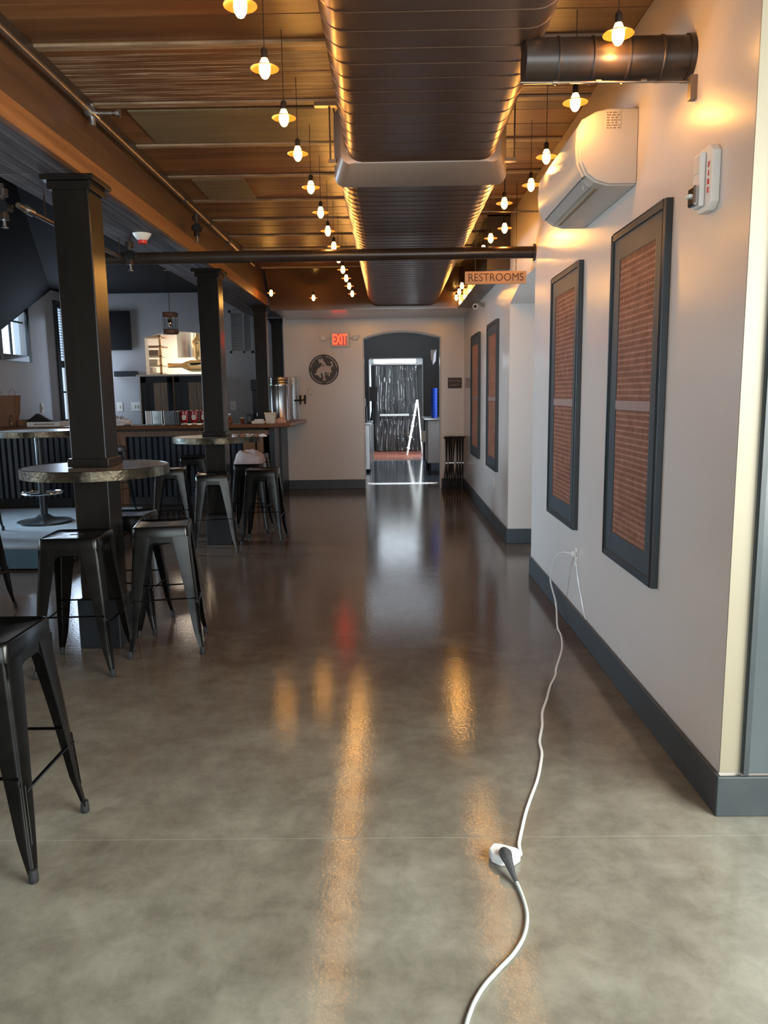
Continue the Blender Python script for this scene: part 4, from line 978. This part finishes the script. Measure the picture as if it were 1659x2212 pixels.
# right part of the bar
sy = thing('syrup_bottle', 'clear glass bottle with brown syrup on the bar right of the second post', 'bottle', (-2.26, 10.8, ZT)); MB().lathe([(.035, 0), (.038, .01), (.038, .06), (.016, .09), (.016, .12)], (0, 0, 0), 14).build('glass', m_amber, sy, world=False); MB().lathe([(.018, .12), (.018, .14)], (0, 0, 0), 12).build('stopper', m_steel, sy, world=False)
gl = thing('short_glass', 'short dark drink glass on the bar between the second and third posts', 'glass', (-2.08, 10.75, ZT)); MB().lathe([(.028, 0), (.034, .07)], (0, 0, 0), 14).build('liquid', m_amber, gl, world=False); MB().lathe([(.035, .07), (.036, .085)], (0, 0, 0), 14).build('rim', m_clear, gl, world=False)
nb = thing('napkin_holder', 'small dark box on the bar beside the third post', 'box', (-1.97, 10.7, ZT)); MB().box(-2.0, -1.93, 10.68, 10.78, ZT, ZT+.13).build('box_body', m_rubber, nb, bevel=.01); MB().box(-1.99, -1.94, 10.676, 10.68, ZT+.03, ZT+.10).build('slot', m_darkp, nb)
wt = thing('folded_white_towel', 'folded white cloth on the bar in front of the third post', 'cloth', (-1.83, 10.52, ZT)); MB().box(-1.90, -1.72, 10.46, 10.56, ZT, ZT+.045).build('lower_fold', m_beige, wt, bevel=.016); MB().box(-1.86, -1.74, 10.47, 10.55, ZT+.045, ZT+.065).build('upper_fold', m_paper, wt, bevel=.008)
cu = thing('white_tub', 'beige square plastic tub on the bar right of the third post', 'tub', (-1.66, 10.62, ZT))
def sq(h, z): return [(-h, -h, z), (h, -h, z), (h, h, z), (-h, h, z)]
MB().sweep([sq(.058, 0), sq(.070, .13), sq(.076, .135), sq(.076, .150), sq(.066, .150), sq(.066, .138)]).build('tub_body', m_beige, cu, bevel=.004, world=False); MB().lathe([(.02, .15), (.025, .16), (.02, .17)], (0, 0, 0), 12).build('contents', m_chrome, cu, world=False)
pk = MB(); random.seed(9); vs = []
for i in range(7):
    for j in range(12):
        t = i/6.; a = 2*PI*j/12; r_ = math.sqrt(max(0, 1-t*t))+.02; vs.append((.085*r_*math.cos(a)*random.uniform(.9, 1.1), .05*r_*math.sin(a), .075*t*random.uniform(.85, 1.1)))
pk.add(vs, [(i*12+j, i*12+(j+1) % 12, (i+1)*12+(j+1) % 12, (i+1)*12+j) for i in range(6) for j in range(12)]+[tuple(range(11, -1, -1)), tuple(range(72, 84))])
o = pk.build('pink_rag', m_pink, world=False); o.location = (-1.55, 10.80, ZT); tag(o, 'crumpled pinkish rag on the bar beside the beige tub', 'cloth')
ur = thing('coffee_urn', 'large shiny steel coffee urn on the bar end', 'urn', (-1.68, 11.7, ZT))
MB().lathe([(.14, 0), (.14, .03), (.135, .04), (.135, .50), (.14, .51), (.14, .55), (.135, .56), (.135, .63), (.125, .65), (.02, .66)], (0, 0, 0), 28).build('vessel', m_steel, ur, world=False)
for z in (.52, .56, .60): MB().lathe([(.137, z), (.141, z+.005), (.137, z+.01)], (0, 0, 0), 28).build('band', m_gund, ur, world=False)
MB().tube([(0, -.13, .07), (0, -.19, .07), (0, -.20, .03)], .012, 8).build('spout', m_rubber, ur, world=False)
MB().rod((0, -.19, .07), (0, -.19, .12), .008, 8).build('tap_handle', m_rubber, ur, world=False)
cm = thing('coffee_machine', 'dark coffee machine with green light behind the third post', 'coffee machine', (-2.0, 12.0, ZT))
MB().box(-2.14, -1.86, 11.95, 12.2, ZT, ZT+.62).build('housing', m_gund, cm, bevel=.01); MB().box(-2.13, -1.87, 11.80, 11.95, ZT+.46, ZT+.62).build('brew_head', m_gund, cm, bevel=.01)
MB().lathe([(.07, 0), (.08, .10), (.06, .20), (.03, .22)], (-2.0+.02, 11.83, ZT), 16).build('glass_carafe', m_amber, cm); MB().lathe([(.02, 11.793), (.02, 11.80)], (-1.93, 0, ZT+.55), 10, 'y').build('indicator_light', m_green, cm)
tb = thing('beer_tap_tower', 'slim steel beer tap column with black handle at the bar end', 'tap', (-1.54, 12.0, ZT))
for x in (-1.485, -1.46, -1.435): MB().rod((x, 12.05, ZT), (x, 12.05, ZT+.66), .008, 8).build('steel_column', m_steel, tb)
MB().box(-1.54, -1.49, 12.0, 12.06, ZT, ZT+.66).build('main_column', m_chrome, tb, bevel=.006)
MB().tube([(-1.50, 12.0, ZT+.30), (-1.40, 11.98, ZT+.30), (-1.33, 11.96, ZT+.31)], .012, 8).build('faucet', m_gund, tb)
for x in (-1.40, -1.33): MB().rod((x, 11.97, ZT+.24), (x, 11.97, ZT+.38), .013, 8, .018).build('tap_handle', m_rubber, tb)
# clutter on second table + towel on stool
random.seed(21)
for i in range(5):
    b = MB(); a = random.uniform(0, PI); x, y = -1.56+.07*i, 7.66+.03*(i % 2)
    vs = []
    for q in range(5):
        for j in range(8):
            t = q/4.; an = 2*PI*j/8; r_ = math.sqrt(max(0, 1-t*t))+.05; vs.append((.035*r_*math.cos(an)*random.uniform(.6, 1.3), .028*r_*math.sin(an)*random.uniform(.6, 1.3), .026*math.sin(t*PI/2)*random.uniform(.7, 1.2)))
    b.add(vs, [(q*8+j, q*8+(j+1) % 8, (q+1)*8+(j+1) % 8, (q+1)*8+j) for q in range(4) for j in range(8)]+[tuple(range(7, -1, -1)), tuple(range(32, 40))])
    o = b.build('crumpled_napkin', m_white if i == 4 else (m_kraft if i % 2 else m_towel), world=False); o.location = (x, y, 1.0995)
    tag(o, ['leftmost small crumpled napkin on the second round table', 'brown crumpled napkin second from left on the second round table', 'middle crumpled napkin on the second round table', 'brown crumpled napkin beside the white one on the second round table', 'bright white crumpled napkin at the right rim of the second round table'][i], 'napkin', 'crumpled napkins on the second table')
tw = MB(); random.seed(4); vs = []
nx, ny = 14, 12
for i in range(nx+1):
    for j in range(ny+1):
        u, v = i/nx*2-1, j/ny*2-1; x, y = .155*u, .150*v
        d = max(abs(x)-.15, abs(y)-.15, 0)
        z = .772+.125*max(0, 1-(u*u)**2.2)**.5*max(0, 1-(v*v)**2.)**.5*(1+.10*math.sin(5*u+4*v)+.07*math.cos(8*v-5*u))
        vs.append((x, y, max(z, .770)))
tw.add(vs, [(i*(ny+1)+j, (i+1)*(ny+1)+j, (i+1)*(ny+1)+j+1, i*(ny+1)+j+1) for i in range(nx) for j in range(ny)])
n0 = len(tw.v); tw.v += [(p[0]*.985, p[1]*.985, max(p[2]-.012, .7635)) for p in tw.v[:n0]]; tw.f += [tuple(q+n0 for q in reversed(f)) for f in tw.f[:nx*ny]]
o = tw.build('bar_towel', m_towel, world=False); o.location = (-1.58, 8.52, 0); tag(o, 'crumpled pale pinkish towel heaped on the stool behind the second post', 'towel')
pb = MB(); random.seed(8); vs = []
for i in range(8):
    for j in range(14):
        t = i/7.; a = 2*PI*j/14; r_ = (math.sin(PI*(.12+.80*t)))**.6; vs.append((.15*r_*math.cos(a)*random.uniform(.88, 1.08), .14*r_*math.sin(a)*random.uniform(.88, 1.08), .30*t))
pb.add(vs, [(i*14+j, i*14+(j+1) % 14, (i+1)*14+(j+1) % 14, (i+1)*14+j) for i in range(7) for j in range(14)]+[tuple(range(13, -1, -1)), tuple(range(98, 112))])
o = pb.build('clear_plastic_bag', m_clear, world=False); o.location = (-2.95, 5.18, .761); tag(o, 'clear plastic bag sitting on the stool at the left edge', 'bag')

# ------------------------------------------------------------------ kitchen beyond the doorway
kf = struct('floor_kitchen', 'glossy blue grey coated floor of the kitchen passage', MB().box(-1.5, 1.7, 13.0, 17.5, -.10, 0), m_kfloor, 'floor')
struct('trim_2', 'bright metal threshold strip in the kitchen doorway', MB().box(-.43, .78, 12.95, 13.06, 0, .012), m_chrome, 'threshold', bevel=.003)
kw = MB(); kw.box(-1.6, -1.5, 12.65, 17.6, 0, 3.2); kw.box(1.65, 1.75, 12.65, 17.6, 0, 3.2)
kw.box(-1.5, -.50, 17.5, 17.6, 0, 3.2); kw.box(.72, 1.65, 17.5, 17.6, 0, 3.2); kw.box(-.50, .72, 17.5, 17.6, 2.27, 3.2)
struct('wall_kitchen', 'charcoal painted kitchen walls seen through the doorway', kw, m_kwall, 'wall')
struct('ceiling_kitchen', 'dark kitchen ceiling', MB().box(-1.6, 1.75, 12.65, 17.6, 3.1, 3.2), m_kwall, 'ceiling')
td = MB()
for x in (-.50, .70): td.box(x, x+.02, 17.46, 17.5, 0, 2.29)
td.box(-.50, .72, 17.46, 17.5, 2.27, 2.29)
struct('trim_3', 'pale frame around the inner kitchen door opening', td, m_louver, 'trim')
ft = struct('floor_back_hall', 'red quarry tile floor before the strip curtain', MB().box(-.9, 1.1, 17.5, 21.2, -.08, -.004), m_joint, 'floor')
for i in range(10):
    for j in range(18):
        MB().box(-.9+i*.2+.003, -.9+(i+1)*.2-.003, 17.6+j*.2+.003, 17.6+(j+1)*.2-.003, -.01, 0.001).build('tile', m_tile, ft)
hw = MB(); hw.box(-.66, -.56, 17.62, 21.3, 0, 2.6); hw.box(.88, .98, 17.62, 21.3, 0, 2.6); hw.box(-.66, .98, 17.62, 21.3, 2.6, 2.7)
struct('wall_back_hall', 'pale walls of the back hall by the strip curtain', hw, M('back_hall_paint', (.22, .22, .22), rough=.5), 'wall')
# back door glass and strip curtain
bd = thing('back_door_transom', 'bright daylit transom above the strip curtain', 'transom', (.2, 20.7, 2.2)); bd['kind'] = 'structure'
MB().box(-.45, .66, 20.70, 20.72, 2.28, 2.44).build('pane', m_glow, bd); MB().box(-.555, -.45, 20.66, 20.76, 2.26, 2.6).build('transom_jamb', m_white2, bd); MB().box(.66, .875, 20.66, 20.76, 2.26, 2.6).build('transom_jamb', m_white2, bd); MB().box(-.45, .66, 20.66, 20.76, 2.44, 2.6).build('door_head', m_white2, bd)
sc_ = thing('strip_curtain', 'dark clear plastic strip curtain with bright wavy reflections at the back door', 'curtain', (.2, 20.3, 0))
MB().rod((-.50, 20.30, 2.26), (.70, 20.30, 2.26), .028, 12).build('mounting_rail', m_steel, sc_)
random.seed(13)
for k in range(8):
    xa = -.42+k*.135; secs = []; ph = random.uniform(0, 6)
    for i in range(45):
        z = .02+2.20*i/44; amp = .022*(1-z/2.6); secs.append([(xa+dx*.16+.01*math.sin(z*5+ph), 20.32+(k % 2)*.03+amp*math.sin(z*7+ph+dx*5)+.030*math.cos(dx*6.3+ph*.5+.5*math.sin(z*3+ph)), z) for dx in [q/8. for q in range(9)]])
    mb = MB().sweep(secs, closed=False, cap=False); n0 = len(mb.v); nf = len(mb.f)
    mb.v += [(p[0], p[1]+.003, p[2]) for p in mb.v]; mb.f += [tuple(q+n0 for q in reversed(f)) for f in mb.f[:nf]]
    mb.build('strip', m_strip, sc_, recalc=False)
dr = thing('back_door', 'dark back door with steel push bar behind the strip curtain', 'door', (.2, 20.6, 0)); dr['kind'] = 'structure'
MB().box(-.53, .84, 20.58, 20.62, 0, 2.26).build('door_leaf', m_kwall, dr); MB().box(-.30, .46, 20.24, 20.27, .93, .985).build('push_bar', m_steel, dr)
# kitchen equipment, left side
im = thing('ice_machine', 'stainless ice machine at the left inside the kitchen doorway', 'machine', (-.75, 15.2, 0))
MB().box(-1.25, -.42, 14.9, 15.9, .05, .92).build('cabinet', m_steel, im, bevel=.01); MB().box(-1.27, -.38, 14.86, 15.94, .92, .96).build('worktop', m_steel, im, bevel=.004)
MB().box(-1.2, -.5, 14.88, 14.90, .15, .85).build('door', m_steel, im, bevel=.004)
for (x, y) in ((-1.2, 14.95), (-.47, 14.95), (-1.2, 15.85), (-.47, 15.85)): MB().rod((x, y, 0), (x, y, .05), .02, 8).build('foot', m_gund, im)
kt = thing('till_screen', 'black order screen on an arm above the stainless counter', 'screen', (-.35, 15.6, 1.5)); MB().box(-.44, -.27, 15.6, 15.63, 1.36, 1.65).build('screen', m_screen, kt, bevel=.004); MB().rod((-.36, 15.62, 1.36), (-.42, 15.64, .965), .015, 8).build('stand', m_gund, kt)
mw = thing('black_microwave', 'black microwave on the stainless counter in the kitchen', 'microwave', (-.7, 15.3, 1.0)); MB().box(-1.0, -.48, 15.05, 15.4, .965, 1.26).build('case', m_gund, mw, bevel=.01); MB().box(-.97, -.62, 15.04, 15.05, .99, 1.24).build('door', m_screen, mw)
pr_ = thing('receipt_printer', 'grey boxed printer on top of the black microwave', 'printer', (-.62, 15.2, 1.26)); MB().box(-.75, -.50, 15.1, 15.35, 1.262, 1.42).build('case', m_louver, pr_, bevel=.02); MB().box(-.70, -.55, 15.095, 15.10, 1.33, 1.36).build('paper_slot', m_rubber, pr_)
wc = thing('white_binder', 'white binder hanging beside the inner door opening', 'binder', (-.42, 17.0, .5)); MB().box(-.50, -.40, 17.0, 17.1, 0.0, .85).build('cover', m_white, wc, bevel=.004); MB().box(-.49, -.41, 16.995, 17.0, .3, .6).build('spine_label', m_paper, wc)
# right side
cc = thing('steel_cabinet', 'pale grey steel cabinet on legs at the right inside the kitchen doorway', 'cabinet', (.9, 14.6, 0))
MB().box(.66, 1.30, 14.2, 15.2, .22, 1.02).build('body', m_louver, cc, bevel=.015); MB().box(.60, 1.32, 14.15, 15.3, 1.02, 1.05).build('worktop', m_steel, cc, bevel=.004); MB().box(.50+.06, .60+.04, 14.5, 14.62, .60, .80).build('control_box', m_white, cc, bevel=.006)
for (x, y) in ((.70, 14.25), (1.25, 14.25), (.70, 15.15), (1.25, 15.15)): MB().rod((x, y, 0), (x, y, .22), .025, 10).build('leg', m_gund, cc)
cs = thing('cup_stack', 'tall stack of blue plastic cups on the grey steel cabinet', 'cups', (.80, 14.5, 1.05))
random.seed(2)
for k in range(9):
    MB().lathe([(.050, 0), (.060, .052), (.064, .056), (.064, .062)], (.80, 14.5, 1.052+k*.060), 18).build('cup', m_blue, cs)
ld = thing('step_ladder', 'white aluminium step ladder leaning beside the strip curtain', 'ladder', (.55, 19.3, 0))
def lad(x, y, tx, ty, h): return (x+tx*h, y+ty*h, h*1.35)
for s_ in (0, 1):
    MB().add([(.36+.0*s_, 19.0+.32*s_, 0), (.40, 19.0+.32*s_, 0), (.40, 19.04+.32*s_, 0), (.36, 19.04+.32*s_, 0), (.62, 19.08+.2*s_, 1.35), (.66, 19.08+.2*s_, 1.35), (.66, 19.12+.2*s_, 1.35), (.62, 19.12+.2*s_, 1.35)],
             [(3, 2, 1, 0), (4, 5, 6, 7), (0, 1, 5, 4), (1, 2, 6, 5), (2, 3, 7, 6), (3, 0, 4, 7)]).build('rail', m_white2, ld)
for i in range(5):
    t = (i+.6)/5.; x = .38+.26*t; MB().box(x-.04, x+.04, 19.02+.08*t, 19.34-.04*t, 1.35*t-.01, 1.35*t+.012).build('step', m_white2, ld)
for s_ in (0, 1): MB().rod((.76, 19.05+.3*s_, 0), (.65, 19.1+.2*s_, 1.34), .013, 8).build('back_leg', m_white2, ld)
hg = thing('hanging_plastic', 'crumpled clear plastic hanging at upper right in the kitchen', 'plastic', (.74, 13.4, 2.0)); MB().add([(.68, 13.4, 2.23), (.78, 13.4, 2.24), (.77, 13.42, 2.05), (.72, 13.38, 1.98), (.69, 13.43, 2.08), (.73, 13.36, 2.16)], [(0, 1, 5), (1, 2, 5), (2, 3, 5), (3, 4, 5), (4, 0, 5), (4, 3, 2, 1, 0)]).build('sheet', m_paper, hg)
